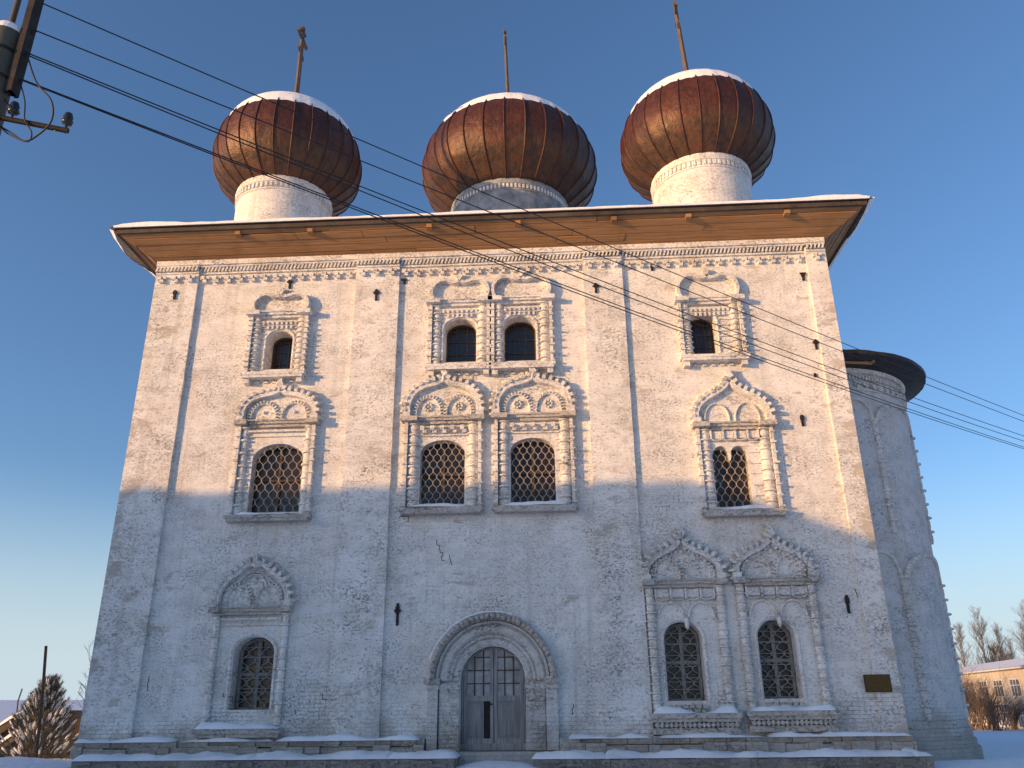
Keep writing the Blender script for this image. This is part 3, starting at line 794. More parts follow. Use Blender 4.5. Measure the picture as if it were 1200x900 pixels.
low_wall(-.70,9.25,.27,'low concrete wall right of the church door with snow lying along its top',23)

# ------------------------------------------------------------------ eaves and roof
OV=1.15; ZE=16.48
def ring(z,o): return [(XL-o,-o,z),(XR+o,-o,z),(XR+o,DEP+o,z),(XL-o,DEP+o,z)]
def lerp(a,b,t): return tuple(a[i]+(b[i]-a[i])*t for i in range(3))
A=ring(ZT+.0,.05); B=ring(ZE,OV)
NB=5
for s_ in range(4):
    bm_=MB()
    for k in range(NB):
        t0=k/NB+.010; t1=(k+1)/NB-.010; off=-.012*(k%2)
        a0=lerp(A[s_],B[s_],t0);a1=lerp(A[(s_+1)%4],B[(s_+1)%4],t0);b0=lerp(A[s_],B[s_],t1);b1=lerp(A[(s_+1)%4],B[(s_+1)%4],t1)
        # break each course into boards with slight sag
        nseg=4; cut=[0]+sorted(random.uniform(.15,.85) for _ in range(nseg-1))+[1]
        for q in range(nseg):
            u0,u1=cut[q]+(.0004 if q else 0),cut[q+1]-.0004*(q<nseg-1); dz=random.uniform(-.012,.012)+off
            v=[lerp(a0,a1,u0),lerp(a0,a1,u1),lerp(b0,b1,u1),lerp(b0,b1,u0)]
            v=[(x,y,z+dz) for x,y,z in v]; v+=[(x,y,z+.03) for x,y,z in v]
            bm_.add(v,[(0,3,2,1),(4,5,6,7),(0,1,5,4),(1,2,6,5),(2,3,7,6),(3,0,4,7)])
    so_=bm_.build('soffit',M['boards'] if s_%2==0 else M['boards2'],church)
fz=MB()
o1=OV+.02
def rbox(m,o0,o1_,z0,z1):
    m.box(XL-o1_,XR+o1_,-o1_,-o0,z0,z1); m.box(XL-o1_,XR+o1_,DEP+o0,DEP+o1_,z0,z1); m.box(XL-o1_,XL-o0,-o0,DEP+o0,z0,z1); m.box(XR+o0,XR+o1_,-o0,DEP+o0,z0,z1)
rbox(fz,OV-.06,OV+.03,ZE-.05,ZE+.10)
fz.build('fascia',M['darkwood'],church)
pg=MB()
for px in (280,364,503,607,720,808,925):
    p=at(px,268,-1.0); pg=MB(); pg.box(p.x-.09,p.x+.09,-1.09,-.86,ZE-.20,ZE-.04); pg.build('eave_bracket',M['boards'],church)
for y in (3,7,11,15):
    for (a,b) in ((XL-1.08,XL-.86),(XR+.86,XR+1.08)):
        pg=MB(); pg.box(a,b,y,y+.18,ZE-.2,ZE-.04); pg.build('eave_bracket',M['boards'],church)
rm=MB(); SL=.25
o2=OV+.10
e=[(XL-o2,-o2,ZE+.105),(XR+o2,-o2,ZE+.105),(XR+o2,DEP+o2,ZE+.105),(XL-o2,DEP+o2,ZE+.105)]
hh=(DEP/2+o2)*SL
r1=(XL-o2+DEP/2+o2-.8,DEP/2,ZE+.16+hh); r2=(XR+o2-DEP/2-o2+.8,DEP/2,ZE+.16+hh)
mid=((XL+XR)/2,DEP/2,ZE+.16+hh)
rx0=min(r1[0],r2[0]); rx1=max(r1[0],r2[0])
r1=(rx0,DEP/2,ZE+.16+hh); r2=(rx1,DEP/2,ZE+.16+hh)
e2=[(x,y,z+.055) for x,y,z in e]
rm.add(e+e2+[r1,r2],[(0,1,5,4),(1,2,6,5),(2,3,7,6),(3,0,4,7),(4,5,9,8),(6,7,8,9),(5,6,9),(7,4,8),(3,2,1,0)])
roof=rm.build('roof',M['roofedge'],church)
# snow on the roof: lumpy edge all round, plane above
sn=MB(); 
def snow_edge(p0,p1,inn,seed,corner=1.0,hang=0):
    p0=Vector(p0);p1=Vector(p1);inn=Vector(inn);L_=(p1-p0).length;n=int(L_/.15); vs=[]; S=[(0,0),(-.05,.5),(.02,.92),(.25,1.05),(.8,1.0),(2.4,.9)]
    if hang: S=[(.01,-2.4*hang),(-.12,-1.6*hang),(-.17,-.2),(-.10,.7),(.1,1.05),(.8,1.0),(2.4,.9)]
    for i in range(n+1):
        t=i/n; p=p0.lerp(p1,t); d=min(t,1-t)*L_
        h=.055+.07*max(0,ns(p.x*.45,p.y*.45,seed)+.3)+.03*ns(p.x*2.3,p.y*2.3,seed)+.12*math.exp(-((d-1.3)/1.2)**2)*corner
        if d<.3: h*=.45+.55*d/.3
        for (a,b) in S:
            aa=min(a,d*1.0+.0) if a>0 else a
            q=p+inn*aa; vs.append((q.x,q.y,p.z+.055+max(0,aa)*SL+h*b*(1 if b else 0)-(.0 if b else .02)))
    k=len(S); sn=MB(); sn.add(vs,[(i*k+j,(i+1)*k+j,(i+1)*k+j+1,i*k+j+1) for i in range(n) for j in range(k-1)],True); sn.build('snow',M['snow'],roof)
snow_edge(e[0],e[1],(0,1,0),1); snow_edge(e[1],e[2],(-1,0,0),5,1.0,.5); snow_edge(e[2],e[3],(0,-1,0),9); snow_edge(e[3],e[0],(1,0,0),13,1.0,1.0)
t_=.10
f4=[(x+ (1.6 if x<0 else -1.6),y+(1.6 if y<5 else -1.6),z+.055+1.6*SL+.10) for x,y,z in e]
sn=MB(); rr1=(r1[0],r1[1],r1[2]+.10); rr2=(r2[0],r2[1],r2[2]+.10)
sn.add(f4+[rr1,rr2],[(0,1,5,4),(2,3,4,5),(1,2,5),(3,0,4)])
sn.build('snow',M['snow'],roof)

# ------------------------------------------------------------------ drums, domes, crosses
PROF=[(.70,.07),(.82,.085),(.92,.16),(.985,.27),(1,.36),(.985,.46),(.925,.58),(.81,.69),(.65,.78),(.465,.85),(.285,.905),(.145,.95),(.055,1.0)]
def dome(i,cx,cy,Rr,z0,rd,H,ns_,snow_t,cross_h,tip,dmat,crot,bars):
    # drum
    d=MB(); d.lathe(cx,cy,[(rd,16.2),(rd,z0-.62),(rd+.04,z0-.60),(rd+.04,z0-.54),(rd,z0-.53),(rd,z0-.28),(rd+.06,z0-.26),(rd+.08,z0-.12),(rd+.05,z0-.10),(rd+.05,z0+.12)],64,smooth=False)
    dr=d.build('drum',M['greydrum'] if i==1 else M['drum'],church,smooth=False)
    q=MB(); nd=int(2*PI*rd/.19)
    for k in range(nd):
        a=2*PI*k/nd; c=Vector((cx+(rd+.02)*math.cos(a),cy+(rd+.02)*math.sin(a),z0-.39)); ax=Vector((math.cos(a),math.sin(a),0)); ay=Vector((-ax.y,ax.x,0))
        q.obox(c,ax*.035,ay*.05,Vector((0,0,.11)))
    q.build('dentil_band',M['drum'],dr)
    # bulb
    P=[(rd/Rr*.98,-.005),(rd/Rr,.0)]+[(rd/Rr+(.82-rd/Rr)*.55,.035)]+PROF[1:]
    P=[(rd/Rr,0.0),(rd/Rr+.055,.015),(.80,.075)]+PROF[2:]
    C=crom(P,3); n=ns_*4; vs=[];fs=[]
    for (rr_,zz) in C:
        for k in range(n):
            a=2*PI*(k+.5*0)/n; ph=(k%4)/4; flat=1-.010*math.sin(PI*ph)+.004*ns(math.cos(a)*4,math.sin(a)*4,zz*9+i)
            x=rr_*Rr*flat
            vs.append((cx+x*math.cos(a),cy+x*math.sin(a),z0+zz*H))
    m_=len(C)
    for r_ in range(m_-1):
        for k in range(n): fs.append((r_*n+k,r_*n+(k+1)%n,(r_+1)*n+(k+1)%n,(r_+1)*n+k))
    b=MB(); b.add(vs,fs,True)
    b.add([vs[k] for k in range(n)],[tuple(range(n))[::-1]])
    dm_=b.build('dome',dmat,church)
    # shear toward the leaning tip is in the cross only
    for k in range(ns_):
        a=2*PI*k/ns_; pts=[(cx+(rr_*Rr+.012)*math.cos(a),cy+(rr_*Rr+.012)*math.sin(a),z0+zz*H) for rr_,zz in C]
        s1=MB(); s1.tube(pts,.026*Rr/3.0,4,False); s1.build('seam',M['seam'],dm_)
    # snow cap
    s2=MB(); n2=ns_*4; vs=[]; rows=9
    Pf=lambda t:None
    def prof_at(t):
        for j in range(len(C)-1):
            if C[j][1]<=t<=C[j+1][1]:
                f=(t-C[j][1])/(C[j+1][1]-C[j][1]+1e-9); return C[j][0]+(C[j+1][0]-C[j][0])*f
        return C[-1][0]
    for k in range(n2):
        a=2*PI*k/n2; ph=(k%4)/4
        t0=snow_t-.009*math.cos(2*PI*ph)+.012*ns(a*9,i,7)+.020*ns(math.cos(a)*2.2,math.sin(a)*2.2,i*3+1)+.02*math.sin(a)*0
        for j in range(rows):
            t=t0+(.995-t0)*j/(rows-1)
            th=[-.01,.065,.095,.12,.13,.14,.13,.11,.08][j]*Rr/3.1
            rr_=prof_at(t)*Rr+th*.75
            vs.append((cx+rr_*math.cos(a),cy+rr_*math.sin(a),z0+t*H+th*.8))
    s2.add(vs,[(k*rows+j,((k+1)%n2)*rows+j,((k+1)%n2)*rows+j+1,k*rows+j+1) for k in range(n2) for j in range(rows-1)],True)
    s2.build('snow_cap',M['snow'],dm_)
    # cross: wooden post, arms run front to back
    base=Vector((cx,cy,z0+H-.15)); tp=Vector((cx,cy,z0+H))+Vector(tip)*cross_h
    ax=(tp-base).normalized()
    c=MB(); c.lathe(cx,cy,[(.30*Rr/4,z0+H*.93),(.16,z0+H*.975),(.13,z0+H+.05),(.08,z0+H+.3)],10); c.build('finial',M['seam'],dm_)
    c=MB(); pts=[base.lerp(tp,k/8)+Vector((.012*ns(k*1.3,i,0),0,0)) for k in range(9)]
    c.tube(pts,[.12-.004*k for k in range(9)],6,False)
    cr=c.build('cross',M['crosswood'],church)
    cb=MB(); yv=Vector((math.sin(crot),math.cos(crot),0))
    for (t,l,tl) in bars:
        p=base.lerp(tp,t); dv=(yv+Vector((0,0,tl))).normalized(); sd=dv.cross(ax).normalized(); cb.obox(p,dv*l,sd*.06,ax*.07)
    cb.build('crossbar',M['crosswood'],cr)
dome(0,-10.93,4.5,3.06,21.3,1.9,5.08,26,.60,4.45,(0.0,0,1),M['dome0'],R(0),[(.95,.28,0),(.86,.62,0),(.68,.34,-.5)])
dome(1,-1.80,11.5,4.52,24.95,2.95,6.25,28,.62,5.9,(-.03,0,1),M['dome1'],R(-4),[(.95,.30,0),(.82,.7,0)])
dome(2,6.42,4.5,3.14,21.45,1.95,4.98,26,.61,4.8,(-.055,0,1),M['dome2'],R(9),[(.95,.30,0),(.86,.65,0),(.68,.36,-.5)])

# ------------------------------------------------------------------ apse
ac=(9.05,4.45); ra=3.42
am=MB(); aa0,aa1=-PI/2+.0,PI/2
am.lathe(ac[0],ac[1],[(ra,0),(ra,11.75)],60,aa0,aa1,True,False)
apse=am.build('apse',M['apse'],church)
def AP(th,r,z): return Vector((ac[0]+r*math.sin(th),ac[1]-r*math.cos(th),z))
bs=MB()
for (r_,z0_,z1_) in ((ra+.28,-.4,.30),(ra+.20,.30,.52),(ra+.13,.52,.80),(ra+.06,.80,1.02)):
    prof=[(r_,z0_),(r_+.0,z1_-.03),(r_-.03,z1_),(ra,z1_+.001)]
    bs.lathe(ac[0],ac[1],prof,48,aa0,aa1,False,False)
bs.build('apse_plinth',M['trim2'],apse)
ribang=[R(22),R(72),R(122),R(172)]
for th in ribang:
    for (z0_,z1_,r_,fin) in ((1.02,5.03,.11,1.75),(6.3,9.98,.10,1.75)):
        q=MB(); c=AP(th,ra+.02,0); q.lathe(c.x,c.y,beads(0,0,z0_,z1_,r_,.45,fin),10,smooth=False); q.build('apse_column',M['trim'],apse)
def apse_arch(th0,th1,zs_,h,w_=.10,dep_=.09):
    m=MB(); n=18; vs=[]
    for k in range(n+1):
        t=PI*(1-k/n); u=.5+.5*math.cos(t); th=th0+(th1-th0)*u; z=zs_+h*math.sin(t)
        thi=th0+(th1-th0)*(.5+.5*math.cos(t)*(1-.14)); zi=zs_+(h-w_)*math.sin(t)
        vs+=[AP(th,ra,z),AP(th,ra+dep_,z),AP(thi,ra+dep_,zi),AP(thi,ra,zi)]
    m.add(vs,[(4*k+j,4*k+j+1,4*k+j+5,4*k+j+4) for k in range(n) for j in range(3)])
    m.build('apse_arch',M['trim'],apse)
angs=[R(-10)]+ribang
for j in range(4):
    apse_arch(max(angs[j],R(2.5)) if j==0 else angs[j]+R(.8),angs[j+1]-R(.8),5.0,.78); apse_arch(max(angs[j],R(2.5)) if j==0 else angs[j]+R(.8),angs[j+1]-R(.8),9.95,.72)
ab=MB()
ab.lathe(ac[0],ac[1],[(ra,10.90),(ra+.07,10.92),(ra+.07,10.98),(ra,10.99)],60,aa0,aa1,False,False)
ab.lathe(ac[0],ac[1],[(ra,11.50),(ra+.10,11.52),(ra+.16,11.65),(ra+.16,11.72),(ra,11.73)],60,aa0,aa1,False,False)
th=R(3)
while th<R(178):
    ax_=AP(th,1,0)-AP(th,0,0); ay_=Vector((-ax_.y,ax_.x,0))
    ab.obox(AP(th,ra+.05,11.35),ax_*.05,ay_*.03,Vector((0,0,.07)))
    th+=R(2.0)
th=R(4)
while th<R(178):
    ax_=AP(th,1,0)-AP(th,0,0); ay_=Vector((-ax_.y,ax_.x,0))
    ab.obox(AP(th,ra+.05,11.13),ax_*.06,ay_*.07,Vector((0,0,.05))); ab.obox(AP(th+R(.8),ra+.05,11.03),ax_*.05,ay_*.05,Vector((0,0,.05)))
    th+=R(5.2)
ab.build('apse_cornice',M['trim'],apse)
ar=MB(); Re=ra+.84; prof=[(ra,11.58),(ra+.42,11.72),(Re-.05,11.86),(Re,11.86),(Re+.02,11.98),(Re-.1,12.02),(.3,12.7),(0.0,12.72)]
vs=[];n=40
for (r_,z_) in prof:
    for k in range(n+1):
        th=R(-4)+(R(184)-R(-4))*k/n; j=.03*ns(k*1.7,z_*3,5) if r_>ra else 0
        p=AP(th,r_+j,z_+j*.5); vs.append(p)
ar.add(vs,[(i*(n+1)+k,i*(n+1)+k+1,(i+1)*(n+1)+k+1,(i+1)*(n+1)+k) for i in range(len(prof)-1) for k in range(n)])
ar.build('apse_roof',M['roofedge'],apse)
pk=MB(); 
for th0,th1,zz in ((R(-2),R(20),11.74),):
    p0=AP(th0,ra+.45,zz);p1=AP(th1,ra+.52,zz-.04); pk.tube([p0,p1],.06,4,False); pk.tube([p1,p1+Vector((.12,-.02,.18))],.05,4,False)
pk.build('eave_board',M['boards'],apse)
# corner column (quoin fins) of the church beside the apse
q=MB(); z=.9
while z<12.0:
    j=random.uniform(-.012,.02); q.box(XR-.02,XR+.05+j,-.02+j,.14,z,z+.085); z+=.125
q.build('corner_bricks',M['trim'],church)

# bronze plaque
m=MB(); m.box(8.27,8.93,-PIL-.05,-PIL-.004,1.79,2.21); pq=m.build('plaque',M['bronze']); tag(pq,'small dark bronze plaque fixed low on the right corner of the white church wall','plaque')
m=MB(); m.box(8.26,8.94,-PIL-.056,-PIL-.003,1.775,1.79); m.box(8.26,8.94,-PIL-.056,-PIL-.003,2.21,2.225); m.box(8.255,8.27,-PIL-.056,-PIL-.003,1.775,2.225); m.box(8.93,8.945,-PIL-.056,-PIL-.003,1.775,2.225); m.build('rim',M['iron'],pq)

# ------------------------------------------------------------------ ground
gm=MB()
def gh(x,y):
    d=max(0,y-1.5); z=-.021*d if d<80 else -1.68
    if x<-13.6: 
        q=min(1,max(0,(y-3)/28)); z-=2.6*q*q*(3-2*q)*min(1,(-13.6-x)/14)
    if abs(x)<60 and y<60: z+=.10*ns(x*.3,y*.3,2)+.03*ns(x*1.1,y*1.1,4)
    # little drift at the left corner, and the mound before the door
    z+=.30*math.exp(-(((x+15.6)/1.6)**2+((y-.3)/1.4)**2))
    z+=.17*math.exp(-(((x+1.72)/.9)**4+((y+.8)/1.3)**2))
    r=math.hypot(x,y)
    if r>500 and y>0: z+=min(1,(r-500)/900)*(14+5*ns(x*.002,y*.002,7) if x<0 else 8)
    return z
xs=[-4000,-2500,-1600,-1100,-800,-600,-450,-320,-220,-150,-110,-80,-60,-45,-34]+[-28+.5*i for i in range(0,97)]+[22,26,30,36,44,54,66,80,100,140,200,300,450,600,800,1100,1600,2500,4000]
ys=[-300,-150,-90,-60,-45,-35,-28,-24,-20,-16,-12,-9,-7]+[-5+.4*i for i in range(0,50)]+[16,18,21,25,30,36,44,54,66,80,100,140,200,300,450,600,800,1100,1600,2500,4000]
vs=[(x,y,gh(x,y)) for x in xs for y in ys]; ny=len(ys)
gm.add(vs,[(i*ny+j,(i+1)*ny+j,(i+1)*ny+j+1,i*ny+j+1) for i in range(len(xs)-1) for j in range(ny-1)],True)
tag(gm.build('snow_ground',M['ground']),kind='structure')

# ------------------------------------------------------------------ utility pole and cables
pole=empty('utility_pole',(-5.30,-18,0),'thick dark utility pole with snow on its top and iron brackets','utility pole')
m=MB(); m.lathe(-5.30,-18,[(.175,-.3),(.165,4),(.150,7.1),(.150,7.12),(.145,7.6),(.145,7.9)],20); m.build('post',M['pole'],pole)
m=MB()
for z in (7.30,7.62): m.lathe(-5.30,-18,[(.150,z),(.158,z+.005),(.158,z+.03),(.150,z+.035)],20,cap=False)
m.build('band',M['iron'],pole)
m=MB(); m.lathe(-5.30,-18,[(.15,7.88),(.152,7.93),(.11,7.98),(.05,8.0),(.0,8.0)],16,cap=False); m.build('snow',M['snow'],pole)
m=MB(); m.box(-5.135,-5.065,-18.06,-17.98,7.14,9.3); m.box(-5.10,-5.06,-18.07,-17.95,7.14,9.3); m.build('upright_bracket',M['iron'],pole)
m=MB(); m.tube([(-5.30,-18,7.9),(-5.29,-18,9.2)],.028,8); m.build('rod',M['darkwood'],pole)
m=MB(); m.tube([(-5.22,-18.05,6.86),(-4.50,-17.93,6.74)],.026,6); arm=m.build('crossarm',M['iron'],pole)
def insul(x,y,z,par):
    m=MB(); m.lathe(x,y,[(.012,z-.05),(.012,z+.04),(.045,z+.05),(.052,z+.085),(.038,z+.10),(.045,z+.13),(.032,z+.17),(.0,z+.185)],10); m.build('insulator',M['insul'],par)
insul(-4.53,-17.93,6.77,arm); insul(-5.02,-18.02,6.85,arm)
def curve(pts,n=8): 
    out=[]
    for i in range(len(pts)-1):
        p0=Vector(pts[max(i-1,0)]);p1=Vector(pts[i]);p2=Vector(pts[i+1]);p3=Vector(pts[min(i+2,len(pts)-1)])
        for k in range(n):
            t=k/n; out.append(.5*((2*p1)+(-p0+p2)*t+(2*p0-5*p1+4*p2-p3)*t*t+(-p0+3*p1-3*p2+p3)*t**3))
    out.append(Vector(pts[-1])); return out
m=MB(); Yp=-18.0
m.tube(curve([at(44,36,Yp),at(31,46,Yp),at(31,60,Yp),at(42,95,Yp-.05),at(60,118,Yp-.08),at(60,142,Yp-.05),at(42,160,Yp),at(28,165,Yp),at(12,155,Yp),at(0,148,Yp)]),.009,5)
m.tube(curve([at(23,95,Yp),at(29,118,Yp-.03),at(29,140,Yp-.03),at(37,155,Yp),at(32,166,Yp),at(10,157,Yp),at(2,150,Yp)]),.007,5)
m.tube(curve([at(5,115,Yp),at(14,128,Yp),at(23,134,Yp)]),.006,5)
m.build('jumper_cable',M['wire'],pole)
# far pole, out of the frame, that the cables run to
wires=[((43,1),(1200,487),(620,248)),((35,33),(1200,494),None),((27,60),(1200,511),None),((28,63),(1200,517),None),((23,92),(1200,524),None),((23,93),(1200,526),None)]
Yend=-4.0
MID=[(648,262),(648,280),(575,280),(565,280),(518,280),(508,280)]
desc=['topmost overhead cable running from the pole top down past the apse','second overhead cable from the top, crossing the soffit just below the topmost','third overhead cable from the top, upper one of the close pair leaving the bracket','fourth overhead cable from the top, lower one of the close pair leaving the bracket','fifth overhead cable from the top, upper one of the lowest close pair','lowest overhead cable of all, crossing the upper windows and the apse']
far_p=Vector((26,8,0)); far_n=0
for i,(a,b,_) in enumerate(wires):
    A_=at(*a,Yp+.0); B0=at(*b,Yend); d_=B0-A_
    E_=A_+d_*1.9
    # sag so that the cable passes its mid point
    mp=MID[i]; pts=[]
    # find sag for which the projected curve passes through mp
    def projp(P):
        v=P-CAM; z_=v.dot(fw); return (600+F*v.dot(rr)/z_,450-F*v.dot(uu)/z_)
    def cab(s_,t): 
        p=A_+d_*t; return p-Vector((0,0,s_*4*t*(1.9-t)/ (1.9**2)))
    best=0;bd_=1e9
    for k in range(0,60):
        s_=k*.02; bb=1e9
        sagB=s_*4*1*(.9)/(1.9**2)
        dd=d_+Vector((0,0,sagB))
        for q in range(200):
            t=q/200; P=A_+dd*t-Vector((0,0,s_*4*t*(1.9-t)/(1.9**2))); u=projp(P)
            if abs(u[0]-mp[0])<6: bb=min(bb,abs(u[1]-mp[1]))
        if bb<bd_: bd_=bb;best=s_
    s_=best; dd=d_+Vector((0,0,s_*4*.9/(1.9**2)))
    print('wire',i,'sag',best,'err',bd_)
    pts=[A_+dd*(1.9*q/60)-Vector((0,0,s_*4*(1.9*q/60)*(1.9-1.9*q/60)/(1.9**2))) for q in range(61)]
    m=MB(); m.tube(pts,.0075,5); o=m.build('overhead_cable',M['wire']); tag(o,desc[i],'cable','overhead cables crossing in front of the church')
    far_p=pts[-1]

# ------------------------------------------------------------------ trees
def branchy(m,p,d,L,r,depth,spread,up=.15,rnd=random,leafless=3,curl=.25):
    n=4; pts=[p.copy()]; q=p.copy(); dd=d.normalized()
    for k in range(n):
        dd=(dd+Vector((rnd.uniform(-1,1),rnd.uniform(-1,1),rnd.uniform(-.6,1)))*curl*.35+Vector((0,0,up*.3))).normalized(); q=q+dd*L/n; pts.append(q.copy())
    r2=max(r*.45,.004); m.tube(pts,[r+(r2-r)*k/n for k in range(n+1)],4 if r<.04 else 6,True,False)
    if depth<=0: return
    nb=rnd.randint(3,5) if depth>1 else rnd.randint(2,4)
    for k in range(nb):
        t=rnd.uniform(.25,1.0); i=min(n-1,int(t*n)); b=pts[i].lerp(pts[i+1],t*n-i)
        a=rnd.uniform(0,2*PI); side=Vector((math.cos(a),math.sin(a),rnd.uniform(-.1,.5)))
        nd=(dd*(1-spread)+side*spread).normalized()
        branchy(m,b,nd,L*rnd.uniform(.5,.72),r2*rnd.uniform(.7,1.0),depth-1,spread,up,rnd,leafless,curl)
def birch(x,y,h,label,seed,group=None,mat='birch',name='bare_tree',rs=1.):
    rnd=random.Random(seed); z=gh(x,y); t=empty(name,(x,y,z),label,'tree',group)
    m=MB(); n=8; pts=[Vector((x,y,z-.2))]
    for k in range(n): pts.append(Vector((x+rnd.uniform(-.1,.1)*k*.25,y,z+h*(k+1)/n)))
    m.tube(pts,[.13*rs*(1-k/(n+.5)) for k in range(n+1)],7); m.build('trunk',M[mat],t)
    c=MB()
    for k in range(int(38)):
        tt=rnd.uniform(.22,.97); i=min(n-1,int(tt*n)); b=pts[i].lerp(pts[i+1],tt*n-i); a=rnd.uniform(0,2*PI)
        L_=h*.24*(1.10-tt)+.4; branchy(c,b,Vector((math.cos(a)*.6,math.sin(a)*.6,1.1)),L_,.042*rs*(1.2-tt),3,.42,.2,rnd)
    c.build('crown',M['bark'],t); return t
def far(px,py,Y): return at(px,py,Y)
for (px,Y,ptop,label,seed) in [(1143,100,716,'tall bare birch left of centre behind the ochre building',1),(1166,104,735,'slim bare tree behind the middle of the ochre building roof',2),(1197,98,708,'bare tree at the right edge behind the ochre building',3),(1122,96,738,'bare tree showing just right of the church apse',4),(1181,108,752,'smaller bare tree between two taller ones behind the ochre roof',9)]:
    p=at(px,ptop,Y); birch(p.x,Y,p.z-gh(p.x,Y),label,seed,'bare trees behind the ochre building',rs=1.9)
# one near tree at right edge, only its twigs reach in
p=at(1250,520,4); birch(p.x+1.3,4,9.6,'near bare tree whose twig tips reach in at the right edge',14,rs=1.4)
# dark conifer low behind
def conifer(x,y,h,label,seed,snowy,group=None):
    rnd=random.Random(seed); z=gh(x,y); t=empty('snowy_pine',(x,y,z),label,'tree',group)
    m=MB(); m.tube([(x,y,z-.2),(x+.03,y,z+h*.92)],[.10,.02],7); m.build('trunk',M['bark'],t)
    c=MB(); s=MB()
    N=620 if snowy else 160
    for k in range(N):
        tt=rnd.random()**.8; a=rnd.uniform(0,2*PI); env=(.52*h*(1-tt)**.9+.09)*(.35+.65*rnd.random()**.5)
        zz=z+.02*h+tt*h*.86; c0=Vector((x+env*math.cos(a)*.93,y+env*math.sin(a)*.93,zz))
        d=Vector((math.cos(a)*.75,math.sin(a)*.75,.55+.9*tt)).normalized(); L_=h*rnd.uniform(.09,.17)
        ax=d.orthogonal().normalized(); ay=d.cross(ax)
        c.tube([c0-d*L_*.7,c0+d*L_*.5],[.012,.006],3,False,False)
        for q in range(30):
            u=rnd.random(); g=rnd.uniform(0,2*PI); b=c0+d*(L_*(u-.35)); o=(ax*math.cos(g)+ay*math.sin(g)); e_=b+(o*.8+d*.9).normalized()*h*.042; wv=o.cross(d)*.006*h/2
            c.add([b-wv,b+wv,e_],[(0,1,2)])
        if snowy and rnd.random()<.42:
            b=c0+d*L_*.15+Vector((0,0,.03)); rr_=h*rnd.uniform(.007,.016)
            vs=[];n=6
            for i_ in range(4):
                f=i_/3; 
                for k_ in range(n):
                    g=2*PI*k_/n; w_=rr_*math.sin(PI*(.12+.76*f)); vs.append(b+d*(f-.5)*L_*.85+(ax*math.cos(g)+ay*math.sin(g))*w_)
            s.add(vs,[(i_*n+k_,i_*n+(k_+1)%n,(i_+1)*n+(k_+1)%n,(i_+1)*n+k_) for i_ in range(3) for k_ in range(n)]+[tuple(range(n))[::-1],tuple(range(3*n,4*n))],True)
    c.build('crown',M['needles'],t)
    if snowy: s.build('snow',M['snow'],t)
    return t
p=at(62,787,7.0); gz=gh(p.x,7.0)
conifer(p.x,7.0,p.z-gz,'bushy young pine loaded with snow left of the church',5,True)
p=at(1162,752,110); conifer(p.x,110,max(6,p.z-gh(p.x,110)),'dark pine behind the ochre building roof',8,False)
# dark post leaning before the pine
a_=at(54,757,4.5); b_=at(46,868,4.5); m=MB(); m.tube([b_-Vector((0,0,.5)),b_.lerp(a_,.5),a_],[.055,.05,.048],8,False); o=m.build('wooden_post',M['darkwood']); tag(o,'thin dark wooden post standing upright in front of the snowy pine','post')
# thin sapling stems by the church corner
for k,(px,pt,pb,lab,dx) in enumerate([(110,755,860,'tallest thin bare sapling beside the left corner of the church',-6),(98,800,862,'short thin bare sapling between the pine and the church corner',2)]):
    rnd=random.Random(40+k); a_=at(px+dx,pt,5.0); b_=at(px,pb,5.0); t=empty('sapling',(b_.x,b_.y,b_.z),lab,'sapling')
    m=MB(); m.tube([b_-Vector((0,0,.5)),b_.lerp(a_,.5)+Vector((.05,0,0)),a_],[.016,.011,.004],5); m.build('stem',M['bark'],t)
    m=MB()
    for q in range(16):
        u=rnd.uniform(.3,.97); b=b_.lerp(a_,u); an=rnd.uniform(0,2*PI); branchy(m,b,Vector((math.cos(an),math.sin(an),.9)),.55*(1.1-u)+.15,.006,1,.5,.1,rnd)
    m.build('twigs',M['bark'],t)
# small lamp-like stick far left
a_=at(25,808,12); b_=at(19,842,12); m=MB(); m.tube([b_-Vector((0,0,.6)),b_,at(21,822,12),at(26,807,12)],.03,5); o=m.build('crooked_stick',M['darkwood']); tag(o,'crooked dark stick poking out of the snow left of the pine','stick')
